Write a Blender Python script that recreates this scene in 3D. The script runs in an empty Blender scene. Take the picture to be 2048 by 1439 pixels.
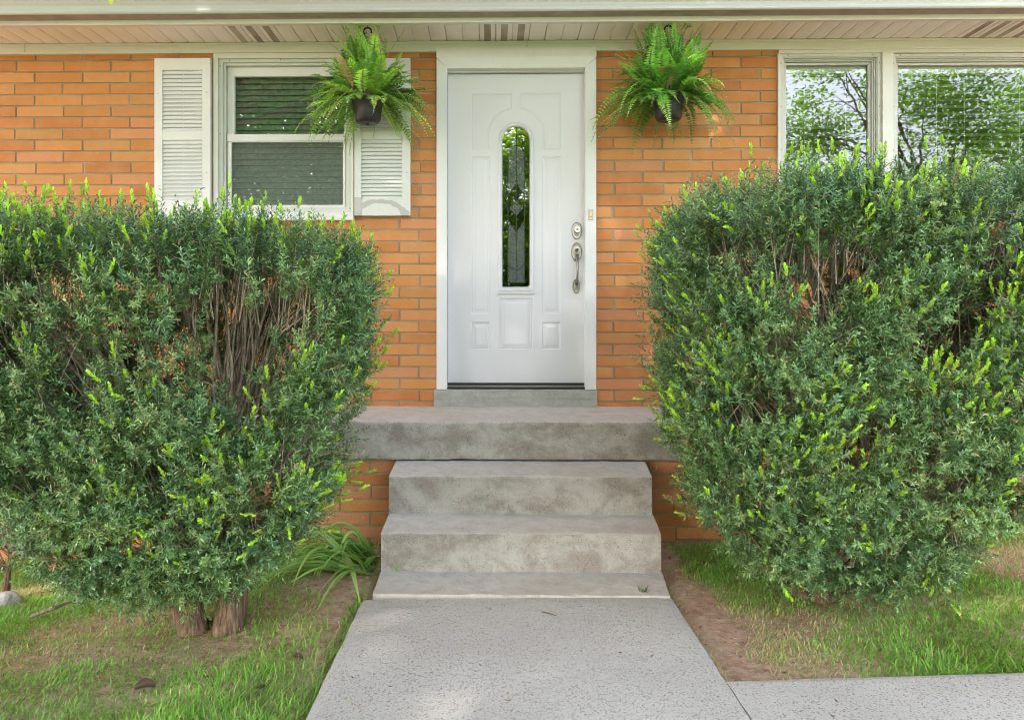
import bpy, bmesh, math, random
import numpy as np
from mathutils import Vector, noise as mn

random.seed(7)
rng = np.random.default_rng(7)
scene = bpy.context.scene
COL = scene.collection
R = math.radians

# ------------------------------------------------------------------ camera
F, UX, VY, YAW, CZ = 1600.0, 956.0, 645.0, 0.018, 1.18
cam_d = bpy.data.cameras.new('camera')
cam = bpy.data.objects.new('camera', cam_d)
COL.objects.link(cam)
cam.location = (0, 0, CZ)
cam.rotation_euler = (R(90), 0, YAW)
cam_d.sensor_width = 36.0
cam_d.lens = F / 2048 * 36
cam_d.shift_x = (1024 - UX) / 2048
cam_d.shift_y = -(719.5 - VY) / 2048
cam_d.clip_start = 0.05
cam_d.clip_end = 600
scene.camera = cam

# ------------------------------------------------------------------ light
SUN = Vector((-0.36, -0.75, 0.66)).normalized()
world = bpy.data.worlds.new('World')
scene.world = world
world.use_nodes = True
nt = world.node_tree
nt.nodes.clear()
wo = nt.nodes.new('ShaderNodeOutputWorld')
bg = nt.nodes.new('ShaderNodeBackground')
sky = nt.nodes.new('ShaderNodeTexSky')
sky.sky_type = 'NISHITA'
sky.sun_disc = False
sky.sun_elevation = math.asin(SUN.z)
sky.sun_rotation = math.atan2(SUN.x, SUN.y)
sky.dust_density = 3.0
hs = nt.nodes.new('ShaderNodeHueSaturation')          # thin bright cloud takes most of the blue away
hs.inputs['Saturation'].default_value = 0.6
bg.inputs['Strength'].default_value = 0.15
nt.links.new(sky.outputs[0], hs.inputs['Color'])
nt.links.new(hs.outputs[0], bg.inputs['Color'])
nt.links.new(bg.outputs[0], wo.inputs['Surface'])
sl = bpy.data.lights.new('sun', 'SUN')
sl.energy = 2.0
sl.angle = R(0.9)
sl.color = (1.0, 0.95, 0.87)
so = bpy.data.objects.new('sun', sl)
COL.objects.link(so)
so.rotation_euler = SUN.to_track_quat('Z', 'Y').to_euler()
vs = scene.view_settings
scene.display_settings.display_device = 'sRGB'
vs.view_transform = 'Standard'
vs.look = 'None'
vs.gamma = 1
vs.exposure = 2.65
vs.use_curve_mapping = False
scene.cycles.use_denoising = True
scene.cycles.denoiser = 'OPENIMAGEDENOISE'
scene.cycles.pixel_filter_type = 'BLACKMAN_HARRIS'
scene.cycles.filter_width = 1.05
scene.cycles.max_bounces = 8
scene.cycles.diffuse_bounces = 4
scene.cycles.glossy_bounces = 4
scene.cycles.transmission_bounces = 4
scene.cycles.transparent_max_bounces = 8
scene.cycles.caustics_reflective = False
scene.cycles.caustics_refractive = False

# ------------------------------------------------------------------ helpers
CY, SY = math.cos(YAW), math.sin(YAW)


def P(px, py, Y):
    """world point at depth Y that stands at photo pixel (px, py)"""
    u, v = (px - UX) / F, (VY - py) / F
    t = Y / (u * SY + CY)
    return (t * (u * CY - SY), Y, CZ + t * v)


def PZ(px, py, Z):
    """world point at height Z that stands at photo pixel"""
    u, v = (px - UX) / F, (VY - py) / F
    t = (Z - CZ) / v
    return (t * (u * CY - SY), t * (u * SY + CY), Z)


def smooth(a, b, x):
    t = np.clip((np.asarray(x, float) - a) / (b - a), 0, 1)
    return t * t * (3 - 2 * t)


def nz(x, y, z=0.0, s=1.0, k=0):
    """cheap smooth noise, -1..1, vectorised"""
    x, y, z = np.asarray(x) * s, np.asarray(y) * s, np.asarray(z) * s
    r = np.random.default_rng(100 + k)
    out = 0
    for i in range(7):
        w = r.normal(0, 1, 3)
        w = w / np.linalg.norm(w) * r.uniform(0.6, 2.2)
        out = out + np.sin(w[0] * x + w[1] * y + w[2] * z + r.uniform(0, 6.28))
    return out / 3.2


def root_loc(o):
    v = Vector((0, 0, 0))
    while o is not None:
        v += o.location
        o = o.parent
    return v


class MB:
    def __init__(self):
        self.v, self.f, self.m, self.c = [], [], [], []
        self.cur = (1, 1, 1, 1)

    def add(self, vs, fs, mi=0):
        b = len(self.v)
        self.v += [tuple(p) for p in vs]
        self.c += [self.cur] * len(vs)
        self.f += [tuple(i + b for i in f) for f in fs]
        self.m += [mi] * len(fs)

    def box(self, x0, x1, y0, y1, z0, z1, mi=0):
        self.add([(x0, y0, z0), (x1, y0, z0), (x1, y1, z0), (x0, y1, z0),
                  (x0, y0, z1), (x1, y0, z1), (x1, y1, z1), (x0, y1, z1)],
                 [(0, 3, 2, 1), (4, 5, 6, 7), (0, 1, 5, 4), (1, 2, 6, 5), (2, 3, 7, 6), (3, 0, 4, 7)], mi)

    def ring(self, o, i, y0, y1, mi=0):
        """picture-frame ring with mitred corners; o, i = (x0, x1, z0, z1)"""
        def q(r, y):
            return [(r[0], y, r[2]), (r[1], y, r[2]), (r[1], y, r[3]), (r[0], y, r[3])]
        vs = q(o, y0) + q(i, y0) + q(o, y1) + q(i, y1)
        fs = []
        for k in range(4):
            n = (k + 1) % 4
            fs += [(k, n, n + 4, k + 4), (k + 8, k + 12, n + 12, n + 8), (k, k + 8, n + 8, n), (k + 4, n + 4, n + 12, k + 12)]
        self.add(vs, fs, mi)

    def tube(self, pts, rads, n=6, mi=0, cap=True):
        pts = [Vector(p) for p in pts]
        if not hasattr(rads, '__len__'):
            rads = [rads] * len(pts)
        vs, fs = [], []
        up = Vector((0.123, 0.31, 0.94)).normalized()
        for k, p in enumerate(pts):
            t = (pts[min(k + 1, len(pts) - 1)] - pts[max(k - 1, 0)]).normalized()
            a = t.cross(up)
            if a.length < 0.05:
                a = t.cross(Vector((1, 0, 0)))
            a.normalize()
            b = t.cross(a)
            for j in range(n):
                w = 2 * math.pi * j / n
                vs.append(p + (a * math.cos(w) + b * math.sin(w)) * rads[k])
        for k in range(len(pts) - 1):
            for j in range(n):
                fs.append((k * n + j, k * n + (j + 1) % n, (k + 1) * n + (j + 1) % n, (k + 1) * n + j))
        if cap:
            fs.append(tuple(range(n - 1, -1, -1)))
            fs.append(tuple(len(vs) - n + j for j in range(n)))
        self.add(vs, fs, mi)

    def lathe(self, prof, c, n=24, mi=0, axis='z', sx=1, sy=1):
        """prof = [(r, h)...] turned about c"""
        vs, fs = [], []
        for r, h in prof:
            for j in range(n):
                w = 2 * math.pi * j / n
                a, b = r * math.cos(w) * sx, r * math.sin(w) * sy
                if axis == 'z':
                    vs.append((c[0] + a, c[1] + b, c[2] + h))
                else:
                    vs.append((c[0] + a, c[1] + h, c[2] + b))
        for k in range(len(prof) - 1):
            for j in range(n):
                q = (k * n + j, k * n + (j + 1) % n, (k + 1) * n + (j + 1) % n, (k + 1) * n + j)
                fs.append(q if axis == 'z' else q[::-1])
        self.add(vs, fs, mi)

    def build(self, name, mats, parent=None, smooth_=False, bevel=0.0, tint=False, loc=None, weld=False):
        me = bpy.data.meshes.new(name)
        o = bpy.data.objects.new(name, me)
        COL.objects.link(o)
        if parent is not None:
            o.parent = parent
        if loc is not None:
            o.location = Vector(loc) - root_loc(parent)
        off = root_loc(o)
        me.from_pydata([(p[0] - off.x, p[1] - off.y, p[2] - off.z) for p in self.v], [], self.f)
        if not isinstance(mats, (list, tuple)):
            mats = [mats]
        for m in mats:
            me.materials.append(m)
        me.polygons.foreach_set('material_index', self.m)
        if smooth_:
            me.polygons.foreach_set('use_smooth', [True] * len(self.f))
        if tint:
            at = me.color_attributes.new('tint', 'FLOAT_COLOR', 'POINT')
            at.data.foreach_set('color', np.array(self.c, dtype=np.float32).ravel())
        me.update()
        if weld:
            bm = bmesh.new()
            bm.from_mesh(me)
            bmesh.ops.recalc_face_normals(bm, faces=bm.faces)
            bm.to_mesh(me)
            bm.free()
        if bevel:
            b = o.modifiers.new('Bevel', 'BEVEL')
            b.width = bevel
            b.segments = 2
            b.limit_method = 'ANGLE'
            b.angle_limit = R(40)
        return o


def quads_obj(name, V, tint, mat, parent=None, loc=None, k=4):
    """V (N, k, 3) world verts -> one mesh of N separate k-gons, colour attribute per vertex"""
    N = V.shape[0]
    me = bpy.data.meshes.new(name)
    o = bpy.data.objects.new(name, me)
    COL.objects.link(o)
    if parent is not None:
        o.parent = parent
    if loc is not None:
        o.location = Vector(loc) - root_loc(parent)
    off = np.array(root_loc(o))
    W = (V - off).astype(np.float32)
    me.vertices.add(N * k)
    me.vertices.foreach_set('co', W.ravel())
    me.loops.add(N * k)
    me.loops.foreach_set('vertex_index', np.arange(N * k, dtype=np.int32))
    me.polygons.add(N)
    me.polygons.foreach_set('loop_start', np.arange(0, N * k, k, dtype=np.int32))
    me.materials.append(mat)
    me.update(calc_edges=True)
    at = me.color_attributes.new('tint', 'FLOAT_COLOR', 'POINT')
    T = np.ones((N, k, 4), np.float32)
    if tint.ndim == 2:
        T[:, :, :3] = tint[:, None, :]
    else:
        T[:, :, :3] = tint
    at.data.foreach_set('color', T.ravel())
    return o


def empty(name, loc, label=None, cat=None, group=None):
    o = bpy.data.objects.new(name, None)
    COL.objects.link(o)
    o.location = loc
    o.empty_display_size = 0.1
    tag(o, label, cat, group)
    return o


def tag(o, label=None, cat=None, group=None, kind=None):
    if label:
        o['label'] = label
    if cat:
        o['category'] = cat
    if group:
        o['group'] = group
    if kind:
        o['kind'] = kind
    return o


# ------------------------------------------------------------------ materials
class N:
    """tiny node helper"""
    def __init__(self, name):
        self.m = bpy.data.materials.new(name)
        self.m.use_nodes = True
        self.t = self.m.node_tree
        self.t.nodes.clear()
        self.out = self.t.nodes.new('ShaderNodeOutputMaterial')

    def n(self, typ, ins=None, **props):
        nd = self.t.nodes.new(typ)
        for k, v in props.items():
            setattr(nd, k, v)
        for k, v in (ins or {}).items():
            s = nd.inputs[k]
            if hasattr(v, 'is_output') or isinstance(v, bpy.types.NodeSocket):
                self.t.links.new(v, s)
            else:
                s.default_value = v
        return nd

    def obj(self):
        return self.n('ShaderNodeTexCoord').outputs['Object']

    def map(self, vec, scale):
        return self.n('ShaderNodeMapping', {'Vector': vec, 'Scale': scale}).outputs[0]

    def noise(self, vec, scale, detail=4, rough=0.55, dist=0.0):
        return self.n('ShaderNodeTexNoise', {'Vector': vec, 'Scale': scale, 'Detail': detail, 'Roughness': rough, 'Distortion': dist}).outputs[0]

    def vor(self, vec, scale, **k):
        return self.n('ShaderNodeTexVoronoi', {'Vector': vec, 'Scale': scale}, **k)

    def ramp(self, fac, stops, interp='LINEAR'):
        r = self.n('ShaderNodeValToRGB', {'Fac': fac})
        r.color_ramp.interpolation = interp
        e = r.color_ramp.elements
        while len(e) < len(stops):
            e.new(0.5)
        for el, (p, c) in zip(e, stops):
            el.position = p
            el.color = (c, c, c, 1) if not hasattr(c, '__len__') else (*c[:3], 1)
        return r.outputs[0]

    def mix(self, fac, a, b, mode='MIX'):
        nd = self.n('ShaderNodeMix', data_type='RGBA', blend_type=mode)
        for idx, v in ((0, fac), (6, a), (7, b)):
            s = nd.inputs[idx]
            if isinstance(v, bpy.types.NodeSocket):
                self.t.links.new(v, s)
            elif idx == 0:
                s.default_value = v
            else:
                s.default_value = (*v[:3], 1)
        return nd.outputs[2]

    def math(self, op, a, b=0.0, c=None):
        nd = self.n('ShaderNodeMath', operation=op)
        for i, v in enumerate((a, b, c)):
            if v is None:
                continue
            if isinstance(v, bpy.types.NodeSocket):
                self.t.links.new(v, nd.inputs[i])
            else:
                nd.inputs[i].default_value = v
        return nd.outputs[0]

    def bump(self, h, strength=0.3, dist=0.002):
        return self.n('ShaderNodeBump', {'Height': h, 'Strength': strength, 'Distance': dist}).outputs[0]

    def bsdf(self, color, rough=0.6, normal=None, metal=0.0, spec=0.5):
        b = self.n('ShaderNodeBsdfPrincipled', {'Base Color': color if isinstance(color, bpy.types.NodeSocket) else (*color[:3], 1),
                                               'Roughness': rough, 'Metallic': metal, 'Specular IOR Level': spec})
        if normal is not None:
            self.t.links.new(normal, b.inputs['Normal'])
        return b.outputs[0]

    def done(self, sh):
        self.t.links.new(sh, self.out.inputs['Surface'])
        return self.m


def attr_tint(a):
    return a.n('ShaderNodeAttribute', attribute_name='tint').outputs['Color']


def m_brick():
    a = N('orange_brick')
    o = a.obj()
    c = attr_tint(a)
    fine = a.noise(o, 160, 3, 0.6)
    c = a.mix(a.ramp(fine, [(0.35, 0.0), (0.75, 0.5)]), c, (0.36, 0.13, 0.04))
    big = a.noise(o, 9, 4)
    c = a.mix(a.ramp(big, [(0.42, 0.0), (0.75, 0.4)]), c, (0.66, 0.33, 0.15))
    # pale drips and scuffs of mortar
    st = a.noise(a.map(o, (60, 60, 14)), 1.0, 3, 0.6)
    msk = a.noise(o, 2.3, 2)
    drip = a.math('MULTIPLY', a.ramp(st, [(0.70, 0), (0.74, 1)]), a.ramp(msk, [(0.5, 0), (0.62, 0.8)]))
    c = a.mix(drip, c, (0.72, 0.66, 0.56))
    pit = a.vor(o, 130)
    nrm = a.bump(a.math('ADD', fine, a.math('MULTIPLY', pit.outputs['Distance'], 0.5)), 0.45, 0.002)
    return a.done(a.bsdf(c, 0.75, nrm, spec=0.3))


def m_mortar():
    a = N('mortar')
    o = a.obj()
    n1 = a.noise(o, 6, 4)
    n2 = a.noise(o, 120, 3)
    c = a.mix(a.ramp(n1, [(0.35, 0), (0.7, 1)]), (0.27, 0.235, 0.145), (0.40, 0.37, 0.28))
    return a.done(a.bsdf(c, 0.9, a.bump(n2, 0.6, 0.003), spec=0.2))


def m_white(name, col, dirt=(0.42, 0.40, 0.33), amt=0.25, rough=0.45, sc=3.0):
    a = N(name)
    o = a.obj()
    n1 = a.noise(o, sc, 5, 0.65)
    n2 = a.noise(a.map(o, (90, 90, 6)), 1.0, 4, 0.6)
    f = a.math('MULTIPLY', a.ramp(n1, [(0.42, 0.0), (0.8, 1.0)]), a.ramp(n2, [(0.35, 0.3), (0.7, 1.0)]))
    c = a.mix(a.math('MULTIPLY', f, amt), col, dirt)
    return a.done(a.bsdf(c, rough, a.bump(a.noise(o, 45, 3), 0.06, 0.002)))


def m_worn_shutter():
    """white paint weathered down to grey wood in streaks, with a grey arc on the bottom rail"""
    a = N('weathered_shutter_paint')
    o = a.obj()
    g = a.noise(a.map(o, (14, 14, 120)), 1.0, 5, 0.65, 0.4)
    g2 = a.noise(a.map(o, (120, 120, 10)), 1.0, 5, 0.65, 0.4)
    blot = a.noise(o, 7, 3)
    f = a.math('MULTIPLY', a.ramp(g, [(0.58, 0), (0.66, 1)]), a.ramp(blot, [(0.48, 0), (0.62, 1)]))
    f2 = a.math('MULTIPLY', a.ramp(g2, [(0.62, 0), (0.68, 0.8)]), a.ramp(blot, [(0.46, 0), (0.6, 1)]))
    f = a.math('MAXIMUM', f, f2)
    sp = a.n('ShaderNodeSeparateXYZ', {'Vector': o})
    # grey arc: |sqrt((x/a)^2+(z/b)^2) - 1|  about the bottom rail's middle (object origin = shutter's bottom centre)
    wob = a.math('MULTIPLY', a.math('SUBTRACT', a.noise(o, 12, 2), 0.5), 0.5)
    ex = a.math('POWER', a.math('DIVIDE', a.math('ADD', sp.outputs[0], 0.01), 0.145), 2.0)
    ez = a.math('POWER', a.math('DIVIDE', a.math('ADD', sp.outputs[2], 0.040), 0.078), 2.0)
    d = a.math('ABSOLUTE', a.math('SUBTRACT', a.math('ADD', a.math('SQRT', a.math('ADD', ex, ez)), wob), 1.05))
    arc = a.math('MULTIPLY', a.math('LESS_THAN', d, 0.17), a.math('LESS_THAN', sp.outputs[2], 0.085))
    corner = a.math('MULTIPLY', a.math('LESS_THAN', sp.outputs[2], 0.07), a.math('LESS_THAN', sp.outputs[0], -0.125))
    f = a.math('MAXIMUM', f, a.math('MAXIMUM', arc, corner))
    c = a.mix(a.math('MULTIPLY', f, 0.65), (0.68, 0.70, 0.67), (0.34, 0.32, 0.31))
    return a.done(a.bsdf(c, 0.6, a.bump(g, 0.25, 0.002)))


def m_soffit():
    a = N('soffit_vinyl')
    o = a.obj()
    n = a.noise(o, 2.5, 4)
    c = a.mix(a.ramp(n, [(0.4, 0), (0.7, 0.4)]), (0.87, 0.81, 0.77), (0.74, 0.68, 0.63))
    return a.done(a.bsdf(c, 0.4, a.bump(a.noise(o, 30, 2), 0.04, 0.002)))


def m_vent():
    """perforated soffit strip: rows of small dark holes, dusted brown"""
    a = N('perforated_soffit')
    o = a.obj()
    v = a.vor(a.map(o, (1, 1, 0.001)), 170, feature='F1')
    v.inputs['Randomness'].default_value = 0.0
    hole = a.ramp(v.outputs['Distance'], [(0.26, 1), (0.34, 0)])
    n = a.noise(a.map(o, (8, 4, 1)), 1.0, 3)
    c = a.mix(a.ramp(n, [(0.35, 0.15), (0.65, 0.9)]), (0.52, 0.46, 0.40), (0.24, 0.18, 0.14))
    c = a.mix(hole, c, (0.03, 0.03, 0.028))
    return a.done(a.bsdf(c, 0.6))


def m_concrete(name, base, dark, speck, stain=0.6, zone=(3.0, 3.0, 5.0), pits=True):
    a = N(name)
    o = a.obj()
    big = a.noise(a.map(o, zone), 1.0, 6, 0.62, 0.6)
    mid = a.noise(o, 14, 5, 0.65, 0.3)
    fine = a.noise(o, 180, 3, 0.6)
    c = a.mix(a.ramp(big, [(0.44, 0), (0.60, stain)]), base, dark)
    c = a.mix(a.ramp(mid, [(0.42, 0), (0.72, 0.5)]), c, tuple(x * 0.62 for x in dark))
    c = a.mix(a.ramp(fine, [(0.35, 0.0), (0.7, 0.35)]), c, tuple(min(1, x * 1.35) for x in base))
    v = a.vor(a.map(o, (0.7, 1.0, 1.3)), 230)
    vc = a.n('ShaderNodeSeparateColor', {'Color': v.outputs['Color']})
    msk = a.math('MULTIPLY', a.math('LESS_THAN', vc.outputs[0], 0.27), a.math('LESS_THAN', v.outputs['Distance'], a.math('MULTIPLY', vc.outputs[1], 0.5)))
    c = a.mix(a.math('MULTIPLY', msk, 0.8 if pits else 0.3), c, speck)
    h = a.math('SUBTRACT', a.math('ADD', a.math('MULTIPLY', mid, 0.7), a.math('MULTIPLY', fine, 0.5)), a.math('MULTIPLY', msk, 0.8))
    return a.done(a.bsdf(c, 0.85, a.bump(h, 0.7, 0.004), spec=0.25))


def m_aggregate():
    """washed pebble concrete of the walk"""
    a = N('washed_aggregate_concrete')
    o = a.obj()
    big = a.noise(o, 1.6, 5, 0.6)
    fine = a.noise(o, 220, 3, 0.6)
    c = a.mix(a.ramp(big, [(0.38, 0), (0.68, 0.8)]), (0.57, 0.525, 0.475), (0.44, 0.40, 0.362))
    c = a.mix(a.ramp(fine, [(0.4, 0), (0.7, 0.5)]), c, (0.67, 0.63, 0.585))
    h = fine
    for k, (s, th, stretch) in enumerate(((135, 0.42, (1.15, 0.9, 1)), (200, 0.42, (0.9, 1.15, 1)), (90, 0.20, (1.25, 0.95, 1)))):
        vec = a.n('ShaderNodeMapping', {'Vector': o, 'Scale': stretch, 'Rotation': (0, 0, 0.6 * k - 0.3), 'Location': (k * 3.1, 0, 0)}).outputs[0]
        v = a.vor(vec, s)
        vc = a.n('ShaderNodeSeparateColor', {'Color': v.outputs['Color']})
        msk = a.math('MULTIPLY', a.math('LESS_THAN', vc.outputs[0], th), a.math('LESS_THAN', v.outputs['Distance'], a.math('ADD', 0.16, a.math('MULTIPLY', vc.outputs[1], 0.28))))
        pc = a.ramp(vc.outputs[2], [(0.0, (0.09, 0.06, 0.045)), (0.3, (0.24, 0.15, 0.105)), (0.55, (0.30, 0.22, 0.17)), (0.8, (0.15, 0.14, 0.135)), (1.0, (0.40, 0.26, 0.18))])
        c = a.mix(a.math('MULTIPLY', msk, 0.82), c, pc)
        h = a.math('ADD', h, a.math('MULTIPLY', msk, 0.6))
    return a.done(a.bsdf(c, 0.8, a.bump(h, 0.55, 0.003), spec=0.3))


def m_glass(name, refl=0.16, tint=(0.93, 0.97, 0.94), haze=0.0):
    a = N(name)
    fr = a.n('ShaderNodeLayerWeight', {'Blend': 0.35}).outputs['Fresnel']
    fac = a.math('MINIMUM', a.math('ADD', refl, fr), 1.0)
    w = a.noise(a.map(a.obj(), (1, 1, 1)), 3.0, 2)
    nrm = a.bump(w, 0.10, 0.006)
    gl = a.n('ShaderNodeBsdfGlossy', {'Roughness': 0.012, 'Color': (1, 1, 1, 1), 'Normal': nrm})
    tr = a.n('ShaderNodeBsdfTransparent', {'Color': (*tint, 1)})
    mx = a.n('ShaderNodeMixShader', {0: fac, 1: tr.outputs[0], 2: gl.outputs[0]})
    if haze:
        df = a.n('ShaderNodeBsdfDiffuse', {'Color': (0.30, 0.34, 0.32, 1)})
        mx = a.n('ShaderNodeMixShader', {0: haze, 1: mx.outputs[0], 2: df.outputs[0]})
    return a.done(mx.outputs[0])


def m_plain(name, col, rough=0.5, metal=0.0, spec=0.5, ns=0.0, sc=40):
    a = N(name)
    o = a.obj()
    n = a.noise(o, sc, 4)
    c = a.mix(a.ramp(n, [(0.35, 0), (0.7, 1)]), tuple(x * 0.82 for x in col), tuple(min(1, x * 1.1) for x in col))
    return a.done(a.bsdf(c, rough, a.bump(n, ns, 0.002) if ns else None, metal, spec))


def m_leafy(name, rough=0.45, trans=0.3, spec=0.5, gain=1.6):
    a = N(name)
    c = attr_tint(a)
    p = a.bsdf(c, rough, spec=spec)
    t = a.n('ShaderNodeBsdfTranslucent', {'Color': a.mix(1.0, c, (gain, gain, gain * 0.6), 'MULTIPLY')})
    mx = a.n('ShaderNodeMixShader', {0: trans, 1: p, 2: t.outputs[0]})
    return a.done(mx.outputs[0])


def m_bark(name, c1, c2, zs=8):
    a = N(name)
    o = a.obj()
    n = a.noise(a.map(o, (90, 90, zs)), 1.0, 5, 0.65, 0.5)
    c = a.mix(a.ramp(n, [(0.35, 0), (0.68, 1)]), c1, c2)
    return a.done(a.bsdf(c, 0.85, a.bump(n, 0.8, 0.006), spec=0.2))


def m_ground():
    a = N('soil_and_thin_turf')
    o = a.obj()
    n1 = a.noise(o, 1.4, 5, 0.6)
    n2 = a.noise(o, 22, 5, 0.65)
    n3 = a.noise(o, 240, 3, 0.6)
    soil = a.mix(a.ramp(n2, [(0.35, 0), (0.7, 1)]), (0.34, 0.20, 0.135), (0.62, 0.42, 0.30))
    straw = a.mix(a.ramp(n3, [(0.35, 0), (0.65, 1)]), (0.36, 0.28, 0.16), (0.60, 0.50, 0.34))
    c = a.mix(a.ramp(n1, [(0.48, 0), (0.62, 0.7)]), soil, straw)
    sp = a.n('ShaderNodeSeparateXYZ', {'Vector': o})
    far = a.ramp(a.math('DIVIDE', a.math('ABSOLUTE', a.math('SUBTRACT', sp.outputs[1], 3.0)), 12.0), [(0.35, 0), (0.7, 1)])
    c = a.mix(far, c, (0.10, 0.17, 0.04))
    v = a.vor(o, 60)
    h = a.math('ADD', n2, a.math('ADD', a.math('MULTIPLY', n3, 0.25), a.math('MULTIPLY', v.outputs['Distance'], 0.3)))
    return a.done(a.bsdf(c, 0.95, a.bump(h, 0.9, 0.012), spec=0.1))


M = dict(
    brick=m_brick(), mortar=m_mortar(),
    white=m_white('white_trim_paint', (0.74, 0.75, 0.74)),
    frieze=m_white('cream_white_trim', (0.70, 0.71, 0.66), amt=0.2),
    door=m_white('white_door_paint', (0.675, 0.68, 0.70), (0.48, 0.485, 0.48), 0.14, 0.38, 1.5),
    shutter=m_white('white_shutter_paint', (0.74, 0.75, 0.735), (0.45, 0.44, 0.42), 0.3, 0.5, 5),
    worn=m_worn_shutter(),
    alum=m_white('aluminium_window_frame', (0.62, 0.64, 0.60), (0.34, 0.34, 0.30), 0.35, 0.4, 6),
    gutter=m_white('gutter_enamel', (0.55, 0.57, 0.55), (0.40, 0.38, 0.34), 0.3, 0.3, 2),
    gutter_under=m_plain('brown_gutter_underside', (0.34, 0.30, 0.26), 0.7, sc=12),  # underside set a darker brown than the gutter face
    soffit=m_soffit(), vent=m_vent(),
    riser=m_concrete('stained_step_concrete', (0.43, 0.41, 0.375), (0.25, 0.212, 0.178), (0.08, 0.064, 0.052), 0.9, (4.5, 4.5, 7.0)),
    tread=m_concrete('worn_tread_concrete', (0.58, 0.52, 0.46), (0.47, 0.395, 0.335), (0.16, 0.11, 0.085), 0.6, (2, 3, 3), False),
    sill=m_concrete('sill_concrete', (0.40, 0.40, 0.36), (0.29, 0.28, 0.24), (0.2, 0.19, 0.16), 0.6, (2, 2, 22), False),
    patch=m_concrete('smooth_mortar_patch', (0.50, 0.49, 0.47), (0.40, 0.39, 0.36), (0.3, 0.28, 0.25), 0.5, (3, 3, 3), False),
    path=m_aggregate(),
    pane=m_glass('window_glass', 0.12, (0.88, 0.95, 0.90)),
    pane_green=m_glass('old_green_window_glass', 0.30, (0.75, 0.88, 0.80)),
    screen=m_glass('screened_window_glass', 0.10, (0.62, 0.72, 0.68), 0.26),
    door_glass=m_glass('leaded_door_glass', 0.22, (0.55, 0.66, 0.58)),
    lead=m_plain('lead_came', (0.035, 0.037, 0.036), 0.5, 0.3),
    bevelglass=m_glass('frosted_bevel_glass', 0.12, (0.45, 0.55, 0.52), 0.30),
    blind=m_plain('blind_slat_white', (0.80, 0.82, 0.76), 0.5),
    room=m_plain('tan_room_wall', (0.50, 0.40, 0.22), 0.9),
    pewter=m_plain('aged_pewter', (0.30, 0.285, 0.25), 0.33, 0.85, sc=200),
    black=m_plain('black_rubber', (0.012, 0.012, 0.013), 0.5),
    nickel=m_plain('bright_lock_ring', (0.75, 0.75, 0.73), 0.3, 0.6),
    brass=m_plain('brass_button', (0.55, 0.42, 0.18), 0.35, 0.7),
    beige=m_plain('beige_plastic', (0.60, 0.55, 0.45), 0.4),
    pot=m_plain('black_plastic_pot', (0.016, 0.016, 0.019), 0.42, sc=60),
    yew=m_leafy('yew_needles', 0.33, 0.12, 0.6, 1.6),
    fern=m_leafy('fern_fronds', 0.42, 0.38, 0.5, 1.7),
    grassm=m_leafy('grass_blades', 0.5, 0.3, 0.35, 1.5),
    leaf=m_leafy('tree_leaves', 0.4, 0.6, 0.5, 2.2), shade_leaf=m_leafy('shade_tree_leaves', 0.4, 0.28, 0.5, 1.6),
    strap=m_leafy('strap_leaves', 0.38, 0.25, 0.5, 1.5),
    bark=m_bark('yew_bark', (0.085, 0.05, 0.03), (0.32, 0.215, 0.14)),
    twig=m_bark('grey_brown_twig', (0.19, 0.145, 0.10), (0.50, 0.42, 0.32), 30),
    redtwig=m_bark('reddish_bare_twig', (0.10, 0.055, 0.04), (0.26, 0.16, 0.12), 30),
    treebark=m_bark('tree_bark', (0.06, 0.045, 0.03), (0.20, 0.15, 0.10), 3),
    deadleaf=m_plain('dead_brown_leaf', (0.11, 0.06, 0.045), 0.6, ns=0.4),
    stone=m_concrete('grey_stone', (0.36, 0.34, 0.31), (0.25, 0.23, 0.2), (0.12, 0.11, 0.1), 0.5),
    shingle=m_plain('grey_shingle', (0.14, 0.13, 0.12), 0.9, sc=30),
    ground=m_ground(), crumb=m_leafy('soil_crumb', 0.95, 0.0, 0.1, 1.0),
)

# ------------------------------------------------------------------ key measures
YW = 5.03                      # brick face of the house
YP = 4.34                      # front of the porch slab
WX = lambda px, Y=YW: P(px, 645, Y)[0]
WZ = lambda py, px=1000, Y=YW: P(px, py, Y)[2]


def rect(px0, px1, py0, py1, Y):
    """pixel box -> (x0, x1, z0, z1) in the wall-parallel plane at depth Y"""
    pm = 0.5 * (px0 + px1)
    return (P(px0, 0, Y)[0], P(px1, 0, Y)[0], P(pm, py1, Y)[2], P(pm, py0, Y)[2])


# ------------------------------------------------------------------ ground
XL0, XR0 = PZ(725, 1197, 0)[0], PZ(1338, 1188, 0)[0]        # walk edges


def gz(x, y):
    x, y = np.asarray(x, float), np.asarray(y, float)
    g = -0.030 - 0.30 * smooth(-0.65, -2.7, x) * smooth(1.6, 5.0, y)
    g = g + 0.012 * nz(x, y, 0, 2.2, 1) + 0.005 * nz(x, y, 0, 9, 2)
    under = smooth(XL0 - 0.10, XL0 + 0.02, x) * (1 - smooth(XR0 - 0.02, XR0 + 0.10, x)) * smooth(-20, -19, y)
    g = g * (1 - under) + (-0.06) * under
    return g


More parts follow.
